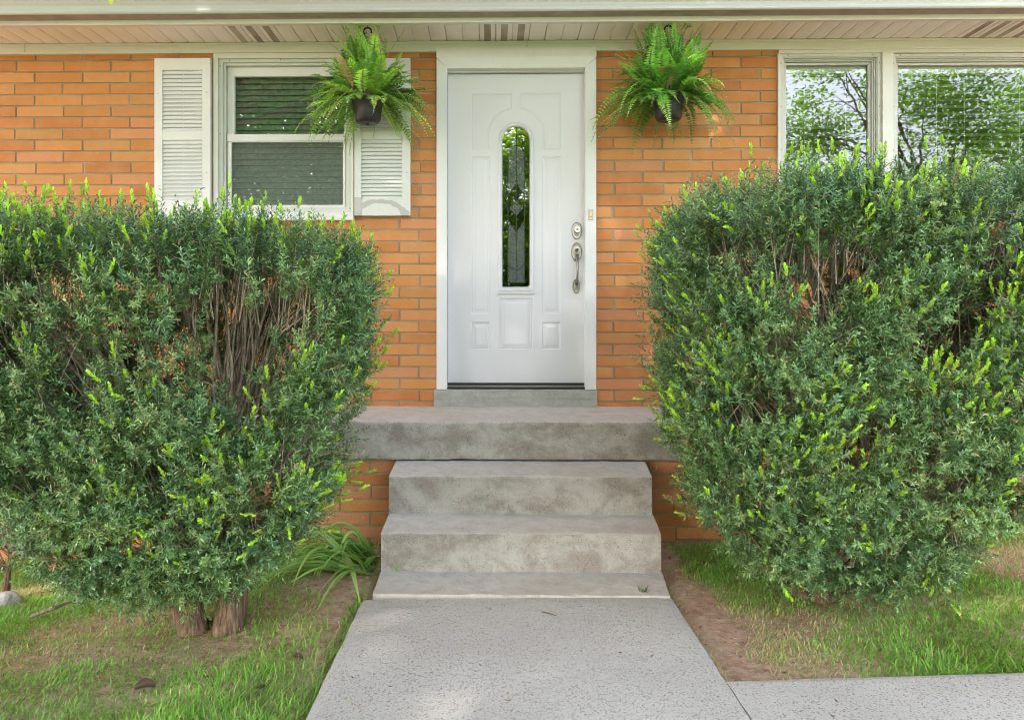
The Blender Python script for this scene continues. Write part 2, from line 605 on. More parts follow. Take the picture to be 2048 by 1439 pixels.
def make_ground():
    def axis(lo, hi, a, b, fine):
        mid = np.arange(a, b + 1e-6, fine)
        left = a - np.geomspace(fine, a - lo, 26)
        right = b + np.geomspace(fine, hi - b, 26)
        return np.concatenate([left[::-1], mid, right])
    xs = axis(-120, 120, -3.6, 3.8, 0.045)
    ys = axis(-150, 60, 1.4, 5.1, 0.045)
    X, Y = np.meshgrid(xs, ys)
    Z = gz(X, Y)
    V = np.stack([X, Y, Z], -1).reshape(-1, 3)
    nx, ny = len(xs), len(ys)
    i = np.arange(ny - 1)[:, None] * nx + np.arange(nx - 1)[None, :]
    Fc = np.stack([i, i + 1, i + nx + 1, i + nx], -1).reshape(-1, 4)
    me = bpy.data.meshes.new('ground')
    me.from_pydata(V.tolist(), [], Fc.tolist())
    me.polygons.foreach_set('use_smooth', [True] * len(Fc))
    me.materials.append(M['ground'])
    o = bpy.data.objects.new('ground', me)
    COL.objects.link(o)
    tag(o, 'bare reddish soil and thin turf round the walk', 'ground', kind='structure')


make_ground()


# ------------------------------------------------------------------ cast concrete with worn edges
def extruded(mb, prof, xa, xb, seg=0.018, amp=0.0030, seed=0, chip=0.011):
    """prof: list of (y, z, edge, mi) along the profile; xa, xb: x limits per profile point; worn noise on it"""
    nseg = max(2, int((max(xb) - min(xa)) / seg))
    vs, fs, mis = [], [], []
    for k, (y, z, e, mi) in enumerate(prof):
        for j in range(nseg + 1):
            t = j / nseg
            x = xa[k] + (xb[k] - xa[k]) * t
            n = mn.noise_vector((x * 14 + seed, y * 14, z * 14)) * amp + mn.noise_vector((x * 60 + seed, y * 60, z * 60)) * amp * 0.5
            c = max(0.0, mn.noise((x * 22 + seed * 3, y * 9, z * 9)) - 0.12) * chip * e
            vs.append((x + n.x * (0 < j < nseg), y + n.y + c, z + n.z - c))
    w = nseg + 1
    for k in range(len(prof) - 1):
        for j in range(nseg):
            fs.append((k * w + j, k * w + j + 1, (k + 1) * w + j + 1, (k + 1) * w + j))
            mis.append(prof[k][3])
    b = len(mb.v)
    mb.v += vs
    mb.c += [mb.cur] * len(vs)
    mb.f += [tuple(i + b for i in f) for f in fs]
    mb.m += mis
    for j in (0, nseg):
        idx = [b + k * w + j for k in range(len(prof))]
        mb.f.append(tuple(idx if j else idx[::-1]))
        mb.m.append(mb_side)


mb_side = 0


def line(y0, z0, y1, z1, n, mi, e0=0, e1=0):
    return [(y0 + (y1 - y0) * k / n, z0 + (z1 - z0) * k / n, e0 if k == 0 else (e1 if k == n else 0), mi) for k in range(n)]


def step_mesh(pyb, pyf, yb, yf, zb, zf, zbase, pxb, pxf, patch=0.05):
    """a tread + riser block: tread from (yb, zb) to (yf, zf), riser down to zbase; px = edges at back/front"""
    prof = line(yb + 0.02, zb, yb - patch, zb + (zf - zb) * patch / (yb - yf), 4, 2)
    prof += line(yb - patch, zb + (zf - zb) * patch / (yb - yf), yf + 0.012, zf, 12, 1)
    prof += [(yf + 0.012, zf, 1, 1), (yf + 0.004, zf - 0.003, 1, 0), (yf, zf - 0.012, 1, 0)]
    prof += line(yf, zf - 0.012, yf - 0.004, zbase, 12, 0)
    prof += [(yf - 0.006, zbase - 0.05, 0, 0), (yb + 0.02, zbase - 0.05, 0, 0)]
    xa, xb = [], []
    for (y, z, e, mi) in prof:
        t = min(1, max(0, (yb - y) / (yb - yf)))
        xa.append(P(pxb[0], 0, yb)[0] * (1 - t) + P(pxf[0], 0, yf)[0] * t)
        xb.append(P(pxb[1], 0, yb)[0] * (1 - t) + P(pxf[1], 0, yf)[0] * t)
    return prof, xa, xb


steps = empty('concrete_steps', (P(1040, 0, 3.8)[0], 3.8, 0.0),
              'weathered poured concrete steps leading up to the porch', 'steps')
for k, args in enumerate((
        (922, 952, YP - 0.004, 4.05, 0.429, 0.403, 0.2104, (792, 1290), (778, 1304)),
        (1035, 1066, 4.048, 3.76, 0.212, 0.1906, 0.006, (778, 1306), (762, 1322)))):
    mb = MB()
    prof, xa, xb = step_mesh(*args)
    extruded(mb, prof, xa, xb, seed=k * 7.3)
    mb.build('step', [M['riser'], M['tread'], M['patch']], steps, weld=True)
mb = MB()
prof = line(3.78, 0.012, 3.70, 0.006, 4, 2) + line(3.70, 0.006, 3.478, -0.001, 10, 1) + [(3.478, -0.001, 1, 1), (3.47, -0.008, 1, 1), (3.468, -0.09, 0, 0), (3.78, -0.09, 0, 0)]
xa, xb = [], []
for (y, z, e, mi) in prof:
    t = min(1, max(0, (3.76 - y) / 0.29))
    xa.append(P(762, 0, 3.76)[0] * (1 - t) + P(745, 0, 3.47)[0] * t)
    xb.append(P(1324, 0, 3.76)[0] * (1 - t) + P(1340, 0, 3.47)[0] * t)
extruded(mb, prof, xa, xb, seed=19)
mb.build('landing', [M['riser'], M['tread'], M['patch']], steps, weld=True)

# porch slab and its brick base
PX0, PX1 = P(575, 0, YP)[0], P(1520, 0, YP)[0]
porch = empty('porch', (P(1040, 0, YP)[0], YP + 0.3, 0.0), 'raised concrete porch slab on an orange brick base in front of the door', 'porch')
mb = MB()
zt, zf, zb = 0.655, 0.643, 0.44
prof = line(YW + 0.002, zt, YP + 0.014, zf, 26, 1) + [(YP + 0.014, zf, 1, 1), (YP + 0.004, zf - 0.003, 1, 0), (YP, zf - 0.013, 1, 0)]
prof += line(YP, zf - 0.013, YP + 0.002, zb, 12, 0) + [(YP + 0.004, zb, 1.2, 0), (YP + 0.08, zb, 0, 0), (YW + 0.002, zb, 0, 0)]
extruded(mb, prof, [PX0] * len(prof), [PX1] * len(prof), seed=31)
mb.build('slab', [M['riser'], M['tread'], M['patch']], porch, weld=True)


# ------------------------------------------------------------------ brickwork
def cells(r, holes):
    """rectangle minus holes -> list of rectangles"""
    xs = sorted({r[0], r[1], *[min(max(h[i], r[0]), r[1]) for h in holes for i in (0, 1)]})
    zs = sorted({r[2], r[3], *[min(max(h[i], r[2]), r[3]) for h in holes for i in (2, 3)]})
    out = []
    for i in range(len(xs) - 1):
        col = []
        for j in range(len(zs) - 1):
            cx, cz = (xs[i] + xs[i + 1]) / 2, (zs[j] + zs[j + 1]) / 2
            if not any(h[0] < cx < h[1] and h[2] < cz < h[3] for h in holes):
                if col and abs(col[-1][3] - zs[j]) < 1e-9:
                    col[-1] = (xs[i], xs[i + 1], col[-1][2], zs[j + 1])
                else:
                    col.append((xs[i], xs[i + 1], zs[j], zs[j + 1]))
        out += col
    # join neighbours of the same height
    out.sort(key=lambda c: (c[2], c[3], c[0]))
    res = []
    for c in out:
        if res and res[-1][2:] == c[2:] and abs(res[-1][1] - c[0]) < 1e-9:
            res[-1] = (res[-1][0], c[1], c[2], c[3])
        else:
            res.append(c)
    return res


PITCH, COURSE, JOINT = 0.3052, 0.07185, 0.0095


def brickwork(mb, r, Y, z_ref, x_ref, holes=(), step=0.59, parity=0, course=COURSE):
    x0, x1, z0, z1 = r
    k0 = int(math.floor((z0 - z_ref) / course)) - 1
    k1 = int(math.ceil((z1 - z_ref) / course)) + 1
    for k in range(k0, k1):
        za, zc = z_ref + k * course, z_ref + (k + 1) * course - JOINT
        if zc <= z0 + 0.004 or za >= z1 - 0.004:
            continue
        ph = x_ref + (step if (k + parity) % 2 else 0) * PITCH + random.uniform(-0.006, 0.006)
        i0 = int(math.floor((x0 - ph) / PITCH)) - 1
        for i in range(i0, int((x1 - ph) / PITCH) + 2):
            a = ph + i * PITCH + random.uniform(-0.002, 0.002)
            b = a + PITCH - JOINT + random.uniform(-0.002, 0.002)
            a, b = max(a, x0), min(b, x1)
            if b - a < 0.012:
                continue
            q = random.random()
            base = random.choice([(0.60, 0.255, 0.075), (0.62, 0.275, 0.095), (0.57, 0.225, 0.062), (0.61, 0.29, 0.10), (0.55, 0.21, 0.065)])
            if q < 0.04:
                base = (0.52, 0.19, 0.06)
            w = random.uniform(0.88, 1.08)
            if random.random() < 0.55 - 0.22 * za:                # paler, pinker low down: light from the ground put into the colour
                base = (0.62, 0.27, 0.125)
            mb.cur = tuple(min(0.9, c * w) for c in base) + (1,)
            for c in cells((a, b, max(za, z0), min(zc, z1)), holes):
                brick(mb, c, Y + random.uniform(-0.0015, 0.0015))
    mb.cur = (1, 1, 1, 1)
    for c in cells((x0, x1, z0, z1), holes):
        mb.add([(c[0], Y + 0.006, c[2]), (c[1], Y + 0.006, c[2]), (c[1], Y + 0.006, c[3]), (c[0], Y + 0.006, c[3])], [(0, 1, 2, 3)], 1)


def brick(mb, c, Y):
    x0, x1, z0, z1 = c
    if x1 - x0 < 0.008 or z1 - z0 < 0.006:
        return
    e = 0.0028
    j = lambda: random.uniform(-0.0008, 0.0008)
    fr = [(x0 + e + j(), Y, z0 + e + j()), (x1 - e + j(), Y, z0 + e + j()), (x1 - e + j(), Y, z1 - e + j()), (x0 + e + j(), Y, z1 - e + j())]
    md = [(x0, Y + e, z0), (x1, Y + e, z0), (x1, Y + e, z1), (x0, Y + e, z1)]
    bk = [(x0, Y + 0.008, z0), (x1, Y + 0.008, z0), (x1, Y + 0.008, z1), (x0, Y + 0.008, z1)]
    fs = [(0, 1, 2, 3)]
    for k in range(4):
        n = (k + 1) % 4
        fs += [(k + 4, n + 4, n, k), (k + 8, n + 8, n + 4, k + 4)]
    mb.add(fr + md + bk, fs, 0)


# base under the porch: courses counted down from the slab
YB = YP + 0.055
mb = MB()
brickwork(mb, (PX0 + 0.03, PX1 - 0.03, -0.25, zb - 0.004), YB, zb - 0.012, P(683, 0, YB)[0], step=0.55)
mb.box(PX0 + 0.035, PX1 - 0.035, YB + 0.012, YW - 0.01, -0.25, zb - 0.006, 1)
mb.build('brick_base', [M['brick'], M['mortar']], porch, tint=True)

# ------------------------------------------------------------------ the house
house = empty('brick_house', (P(1032, 0, YW)[0], YW, 0.0), 'orange brick house front with white door, shutters, windows and vented eaves', 'house')
HX0, HX1 = -4.8, 6.0
LW = rect(431, 706, 110, 428, YW)                 # opening of the double-hung window
DR = rect(876, 1190, 100, 778, YW)                # door opening (inside the casing's outer edge)
RW = (WX(1560), WX(2330), WZ(500, 1700), WZ(104, 1700))
ZF = WZ(98, 1000)                                 # a little above the frieze's lower edge
mb = MB()
zref = WZ(121.3, 200)
brickwork(mb, (HX0, HX1, -0.45, ZF + 0.02), YW, zref + JOINT * 0.5, WX(72), holes=(LW, (DR[0], DR[1], 0.60, DR[3] + 0.1), RW), parity=0)
mb.build('wall', [M['brick'], M['mortar']], house, tint=True)
# inner leaf so that nothing shines through
mb = MB()
for c in cells((HX0, HX1, -0.45, 3.2), (LW, (DR[0], DR[1], 0.60, DR[3]), RW)):
    mb.box(c[0], c[1], YW + 0.012, YW + 0.20, c[2], c[3])
mb.box(HX0, HX0 + 0.2, YW + 0.202, YW + 7, -0.45, 3.2)
mb.box(HX1 - 0.2, HX1, YW + 0.202, YW + 7, -0.45, 3.2)
mb.build('inner_wall', M['mortar'], house)
mb = MB()
mb.box(HX0 + 0.21, HX1 - 0.21, YW + 2.6, YW + 2.7, 0, 3.1)
mb.box(HX0 + 0.21, HX1 - 0.21, YW + 0.21, YW + 2.59, 3.0, 3.1)
mb.box(HX0 + 0.21, HX1 - 0.21, YW + 0.21, YW + 2.59, 0.5, 0.6)
mb.build('room', M['room'], house)

# eaves: frieze board, soffit panels, fascia, gutter, roof
ZS = CZ + (645 - 85) / 318.0                       # soffit underside
YFA = 4.63                                         # fascia face
ZFB = CZ + 1.737                                   # fascia lower edge
mb = MB()
mb.box(HX0, HX1, YW - 0.030, YW + 0.005, WZ(108, 600), ZS - 0.004)
mb.box(HX0, HX1, YW - 0.036, YW - 0.0305, WZ(92.5, 600), ZS - 0.004)
mb.box(WX(56), WX(57), YW - 0.0375, YW - 0.0362, WZ(109, 60), ZS - 0.006, 1)
mb.box(WX(1053), WX(1054), YW - 0.0375, YW - 0.0362, WZ(103, 1053), ZS - 0.006, 1)
mb.build('frieze_board', [M['frieze'], M['gutter_under']], house, bevel=0.002)

mb = MB()
pit = 32.3 / 318.0
xg = WX(0) + pit * 0.02
k = -14
while xg + k * pit < HX1:
    a = xg + k * pit
    b = a + pit
    seam = (k % 3 == 0)
    g, d = (0.007, 0.012) if seam else (0.006, 0.007)
    vent = None
    cx = (a + b) / 2
    for (p0, p1) in ((468, 564), (973, 1068), (1915, 2110)):
        if WX(p0) < cx < WX(p1):
            vent = True
    ya, yb_ = YFA + 0.012, YW + 0.06
    sag = 0.0022
    # groove, then the slightly dished flat
    prof = [(a, ZS + d), (a + g * 0.6, ZS + 0.001), (a + 0.030, ZS - sag), (b - 0.030, ZS - sag), (b - g * 0.6, ZS + 0.001), (b, ZS + d)]
    vs = [(x, ya, z) for x, z in prof] + [(x, yb_, z) for x, z in prof]
    n = len(prof)
    for i in range(n - 1):
        mb.add([vs[i], vs[i + 1], vs[n + i + 1], vs[n + i]], [(0, 3, 2, 1)], 1 if (vent and i == 2) else 0)
    k += 1
mb.build('soffit', [M['soffit'], M['vent']], house)
mb = MB()
mb.box(HX0, HX1, YFA, YFA + 0.010, ZFB, ZFB + 0.20)
mb.box(HX0, HX1, YFA + 0.0102, YFA + 0.035, ZFB, ZFB + 0.012)
mb.build('fascia', M['frieze'], house, bevel=0.0015)
# K-style gutter: profile in (y, z), hung on the fascia
GB = CZ + 1.764
gp = [(0.0, 0.0, 1), (-0.085, 0.0, 1), (-0.092, 0.001, 0), (-0.098, 0.007, 0), (-0.099, 0.016, 0), (-0.094, 0.020, 0), (-0.092, 0.028, 0), (-0.096, 0.045, 0), (-0.108, 0.062, 0), (-0.122, 0.078, 0), (-0.126, 0.095, 0), (-0.126, 0.118, 0), (-0.118, 0.124, 0), (-0.112, 0.118, 0), (-0.112, 0.09, 0), (-0.09, 0.03, 0), (-0.03, 0.006, 0), (-0.003, 0.006, 0), (-0.003, 0.12, 0), (0, 0.12, 0)]
mb = MB()
yo = YFA - 0.001
for i in range(len(gp)):
    p, q = gp[i], gp[(i + 1) % len(gp)]
    mb.add([(HX0 - .1, yo + p[0], GB + p[1]), (HX1 + .1, yo + p[0], GB + p[1]), (HX1 + .1, yo + q[0], GB + q[1]), (HX0 - .1, yo + q[0], GB + q[1])], [(0, 1, 2, 3)], 1 if p[2] and q[2] else 0)
mb.build('gutter', [M['gutter'], M['gutter_under']], house)
mb = MB()
zr = GB + 0.135
mb.add([(HX0 - .2, YFA - 0.04, zr), (HX1 + .2, YFA - 0.04, zr), (HX1 + .2, YW + 4, zr + 1.9), (HX0 - .2, YW + 4, zr + 1.9),
        (HX0 - .2, YFA - 0.04, zr + 0.02), (HX1 + .2, YFA - 0.04, zr + 0.02), (HX1 + .2, YW + 4, zr + 1.92), (HX0 - .2, YW + 4, zr + 1.92)],
       [(0, 3, 2, 1), (4, 5, 6, 7), (0, 1, 5, 4), (1, 2, 6, 5), (2, 3, 7, 6), (3, 0, 4, 7)])
mb.build('roof', M['shingle'], house)


# ---- windows
def slats(mb, x0, x1, z0, z1, y, pitch, w, tilt, cords=2):
    z = z1
    while z > z0:
        c, s = math.cos(tilt) * w / 2, math.sin(tilt) * w / 2
        vs = []
        for t, sag in ((-1, 0), (0, 0.003), (1, 0)):
            for x in (x0, x1):
                vs.append((x, y + t * c, z + t * s + sag))
        mb.add(vs, [(0, 1, 3, 2), (2, 3, 5, 4)])
        z -= pitch
    for k in range(cords):
        x = x0 + (x1 - x0) * (k + 0.5) / cords
        mb.box(x - 0.001, x + 0.001, y - w / 2 - 0.003, y - w / 2 - 0.001, z0, z1)


def vinset(r, l, rr, b, t):
    return (r[0] + l, r[1] - rr, r[2] + b, r[3] - t)


px = 1 / 318.0
mb = MB()
mb.ring(rect(429, 708, 108.5, 432, YW), rect(438, 703.5, 118.5, 425, YW), YW - 0.022, YW + 0.03)      # wooden casing
mb.ring(rect(438.2, 703.3, 118.7, 425, YW), rect(446, 697, 125, 418, YW), YW - 0.006, YW + 0.10, 1)    # storm frame
mb.ring(rect(446.2, 696.8, 125.2, 418, YW), rect(451, 692, 130, 414, YW), YW + 0.006, YW + 0.10, 1)
for (u, v) in ((441, 132), (441, 268), (700, 300), (700, 417), (459, 121), (561, 120)):
    c = P(u, v, YW - 0.0065)
    mb.box(c[0] - .003, c[0] + .003, YW - 0.0082, YW - 0.0062, c[2] - .003, c[2] + .003, 2)
w1 = mb.build('window', [M['frieze'], M['alum'], M['black']], house, bevel=0.0012)
w1['label'] = 'double-hung window between the shutters'
mb = MB()
Y1 = YW + 0.018
mb.ring(rect(451.2, 691.8, 130.2, 274, YW), rect(465, 686, 149, 268, YW), Y1 + 0.020, Y1 + 0.05)
mb.box(*rect(453, 690, 267, 281, YW)[:2], Y1 - 0.004, Y1 + 0.03, *rect(453, 690, 267, 281, YW)[2:])
mb.ring(rect(453, 690, 281.5, 414, YW), rect(461, 684.5, 283, 409, YW), Y1, Y1 + 0.019)
mb.build('sash', M['white'], w1, bevel=0.002)
mb = MB()
r1 = rect(464, 687, 148, 269, YW)
mb.add([(r1[0], Y1 + 0.035, r1[2]), (r1[1], Y1 + 0.035, r1[2]), (r1[1], Y1 + 0.035, r1[3]), (r1[0], Y1 + 0.035, r1[3])], [(0, 1, 2, 3)])
mb.build('pane', M['pane_green'], w1)
mb = MB()
r1 = rect(460, 686, 281, 411, YW)
mb.add([(r1[0], Y1 + 0.012, r1[2]), (r1[1], Y1 + 0.012, r1[2]), (r1[1], Y1 + 0.012, r1[3]), (r1[0], Y1 + 0.012, r1[3])], [(0, 1, 2, 3)])
mb.build('pane', M['screen'], w1)
mb = MB()
r1 = rect(455, 690, 140, 414, YW)
slats(mb, r1[0], r1[1], r1[2], r1[3], Y1 + 0.09, 0.0375, 0.046, R(58), 2)
mb.build('blind', M['blind'], w1)
mb = MB()
r1 = rect(424, 709, 425, 442, YW)
mb.box(r1[0], r1[1], YW - 0.045, YW + 0.06, r1[2], r1[3] - 0.004)
mb.build('sill', M['white'], w1, bevel=0.003)


def storm_window(px0, px1, top, bot, lbl, tilt):
    mb = MB()
    o = rect(px0, px1, top, bot, YW)
    mb.ring(o, vinset(o, .018, .018, .018, .018), YW - 0.008, YW + 0.05, 0)
    for (l, y) in ((.0185, .004), (.0265, .018), (.0340, .030), (.0440, .042)):
        mb.ring(vinset(o, l, l, l, l), vinset(o, l + .0062, l + .0062, l + .0062, l + .0062), YW + y - 0.008, YW + 0.062, 0)
    n = max(2, int((o[1] - o[0]) / 0.3))
    for k in range(n):
        x = o[0] + 0.05 + (o[1] - o[0] - 0.1) * k / (n - 1)
        mb.box(x - .003, x + .003, YW - 0.0102, YW - 0.0082, o[3] - .012, o[3] - .006, 1)
    for k in range(4):
        z = o[3] - 0.06 - k * 0.27
        for x in (o[0] + .008, o[1] - .008):
            mb.box(x - .0025, x + .0025, YW - 0.0102, YW - 0.0082, z - .003, z + .003, 1)
    w = mb.build('window', [M['alum'], M['black']], house, bevel=0.0012)
    w['label'] = lbl
    i = vinset(o, .0505, .0505, .0505, .0505)
    mb = MB()
    mb.ring(vinset(o, .0505, .0505, .0505, .0505), vinset(o, .056, .056, .056, .056), YW + 0.036, YW + 0.062)
    mb.build('sash', M['white'], w, bevel=0.001)
    mb = MB()
    mb.add([(i[0], YW + 0.052, i[2]), (i[1], YW + 0.052, i[2]), (i[1], YW + 0.052, i[3]), (i[0], YW + 0.052, i[3])], [(0, 1, 2, 3)])
    mb.build('pane', M['pane'], w)
    mb = MB()
    slats(mb, i[0] + .006, i[1] - .006, i[2], i[3] - 0.075, YW + 0.095, 0.0445, 0.048, tilt, 2 if i[1] - i[0] < 0.7 else 9)
    mb.box(i[0] + .004, i[1] - .004, YW + 0.07, YW + 0.12, i[3] - 0.05, i[3] + 0.02)
    mb.build('blind', M['blind'], w)


storm_window(1558.5, 1760.5, 108, 492, 'narrow window left of the big one, with a half open blind', R(-4))
storm_window(1783, 2326, 107, 492, 'wide window with a half open white blind', R(-4))
mb = MB()                                            # painted wooden frame round the pair
o = rect(1556, 2330, 104, 497, YW)
mb.box(o[0] - .006, o[0] + .0075, YW - 0.02, YW + 0.05, o[2], o[3] - .006)
mb.box(WX(1761), WX(1782.5), YW - 0.028, YW + 0.062, o[2], o[3] - 0.006)
mb.box(o[0], WX(2329), YW - 0.020, YW + 0.05, WZ(107.4, 1800), o[3] + 0.02)
mb.box(o[0] - .02, WX(2332), YW - 0.045, YW + 0.06, WZ(510, 1800), WZ(493, 1800))
mb.box(WX(2327), WX(2332), YW - 0.02, YW + 0.05, WZ(492.5, 1800), o[3])
mb.build('window_frame', M['frieze'], house, bevel=0.002)


# ---- shutters
def shutter(px0, px1, py0, py1, openings, mat, lbl, seed):
    YS = YW - 0.045
    o = rect(px0, px1, py0, py1, YS)
    org = ((o[0] + o[1]) / 2, YS, o[2] + 0.045)
    mb = MB()
    prev = None
    hx = rect(openings[0][0], openings[0][1], 0, 1, YS)[:2]
    mb.box(o[0], hx[0], YS, YW - 0.004, o[2], o[3])
    mb.box(hx[1], o[1], YS, YW - 0.004, o[2], o[3])
    rails = [o[3]]
    for (a, b, t, u) in openings:
        r = rect(a, b, t, u, YS)
        rails += [r[3], r[2]]
    rails.append(o[2])
    for k in range(0, len(rails), 2):
        mb.box(hx[0], hx[1], YS + 0.0004, YW - 0.004, rails[k + 1], rails[k])
    # arched shadow line on the top rail
    cx = (hx[0] + hx[1]) / 2
    for s in range(-8, 8):
        x0, x1 = cx + s * 0.0075, cx + (s + 1) * 0.0075
        h = 0.012 * (1 - ((s + 0.5) / 8) ** 2)
        mb.box(x0, x1, YS - 0.003, YS + 0.0003, rails[1] - 0.001, rails[1] + h)
    for (u, v) in ((px0 + 6.5, py0 + 71), (px1 - 7, py0 + 69), (px1 - 7, py0 + 229)):
        c = P(u, v, YS)
        mb.lathe([(0.0035, -0.002), (0.0035, 0.0), (0.0001, -0.003)], (c[0], YS, c[2]), 10, 1, 'y')
    s = mb.build('shutter', [mat, M['pewter']], house, bevel=0.0018, loc=org)
    s['label'] = lbl
    mb = MB()
    for (a, b, t, u) in openings:
        r = rect(a, b, t, u, YS)
        n = round((r[3] - r[2]) / 0.0257)
        h = (r[3] - r[2]) / n
        for k in range(n):
            z = r[2] + k * h
            z0, z1 = z + 0.0015, z + h - 0.0038
            mb.add([(hx[0], YS + 0.003, z0), (hx[1], YS + 0.003, z0), (hx[1], YS + 0.016, z1 + .004), (hx[0], YS + 0.016, z1 + .004),
                    (hx[0], YS + 0.009, z0 - .002), (hx[1], YS + 0.009, z0 - .002), (hx[1], YS + 0.022, z1 + .002), (hx[0], YS + 0.022, z1 + .002)],
                   [(0, 1, 2, 3), (7, 6, 5, 4), (0, 4, 5, 1), (3, 2, 6, 7)])
        mb.box(cx - 0.002, cx + 0.002, YS + 0.012, YS + 0.026, r[2], r[3])
        mb.box(hx[0], hx[1], YS + 0.030, YS + 0.034, r[2], r[3], 1)
    mb.build('louvre', [mat, M['black']], s, loc=org)


shutter(308.6, 420.5, 116.5, 446, ((324.5, 404, 140, 262.5), (324.5, 404, 280, 399.5)), M['shutter'], 'clean white louvred shutter', 1)
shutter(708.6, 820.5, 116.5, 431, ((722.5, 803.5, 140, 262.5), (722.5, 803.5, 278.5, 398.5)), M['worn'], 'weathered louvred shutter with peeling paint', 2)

# ---- door frame, sill, threshold
YD = YW + 0.055                                      # face of the door leaf
mb = MB()
co, ci = rect(873, 1192.5, 112, 778.5, YW - 0.03), rect(893.5, 1171, 139, 778.5, YW - 0.03)
mb.box(co[0], ci[0], YW - 0.030, YW + 0.02, co[2], co[3] - 0.015)
mb.box(ci[1], co[1], YW - 0.030, YW + 0.02, co[2], co[3] - 0.015)
# bevelled head casing sloping back from the frieze
zt_, zm_, zb_ = WZ(106, 1032), WZ(118, 1032), WZ(139, 1032)
mb.add([(co[0], YW - 0.042, zt_ + 0.02), (co[1], YW - 0.042, zt_ + 0.02), (co[1], YW - 0.042, zm_), (co[0], YW - 0.042, zm_),
        (ci[1], YW - 0.029, zb_), (ci[0], YW - 0.029, zb_), (ci[1], YW + 0.02, zb_), (ci[0], YW + 0.02, zb_), (co[0], YW + 0.02, zt_ + .02), (co[1], YW + 0.02, zt_ + .02),
        (co[0], YW - 0.0295, zm_ - 0.001), (co[1], YW - 0.0295, zm_ - 0.001)],
       [(0, 3, 2, 1), (3, 5, 4, 2), (5, 7, 6, 4), (0, 8, 10, 3), (3, 10, 5), (1, 2, 11, 9), (2, 4, 11)])
# jamb and stop
s0, s1 = WX(894.5, YD), WX(1169.5, YD)
ztop = WZ(147, 1032, YD)
mb.box(ci[0] - .001, s0, YW + 0.0205, YW + 0.14, co[2] + .004, ztop + .02)
mb.box(s1, ci[1] + .001, YW + 0.0205, YW + 0.14, co[2] + .004, ztop + .02)
mb.box(ci[0] - .001, ci[1] + .001, YW + 0.0205, YW + 0.14, ztop, ztop + 0.04)
mb.box(ci[0] - .004, ci[0] + .0015, YW - 0.018, YW + 0.0203, co[2] + .002, zb_)
mb.box(ci[1] - .0015, ci[1] + .004, YW - 0.018, YW + 0.0203, co[2] + .002, zb_)
mb.build('door_frame', M['white'], house, bevel=0.0018)
mb = MB()
sx0, sx1 = P(867.5, 0, YW - .03)[0], P(1194.5, 0, YW - .03)[0]
prof = line(YW + 0.14, WZ(778, 1032), YW - 0.022, WZ(778, 1032), 6, 0) + [(YW - 0.022, WZ(778, 1032), 1, 0), (YW - 0.03, WZ(778, 1032) - 0.006, 1, 0)] + line(YW - 0.03, WZ(778, 1032) - .006, YW - 0.033, 0.63, 6, 0) + [(YW + 0.14, 0.63, 0, 0)]
extruded(mb, prof, [sx0] * len(prof), [sx1] * len(prof), seed=5, chip=0.003)
mb.build('door_sill', M['sill'], house, weld=True)
mb = MB()
zt0 = WZ(778, 1032) + 0.001
mb.box(WX(891), WX(1172), YW - 0.012, YW + 0.12, zt0, zt0 + 0.012, 0)
mb.box(WX(893.5), WX(1170.5), YW + 0.010, YW + 0.12, zt0 + 0.0122, zt0 + 0.022, 1)
mb.box(WX(894), WX(1170), YW + 0.040, YW + 0.12, zt0 + 0.0222, zt0 + 0.036, 0)
mb.build('threshold', [M['black'], M['pewter']], house, bevel=0.001)


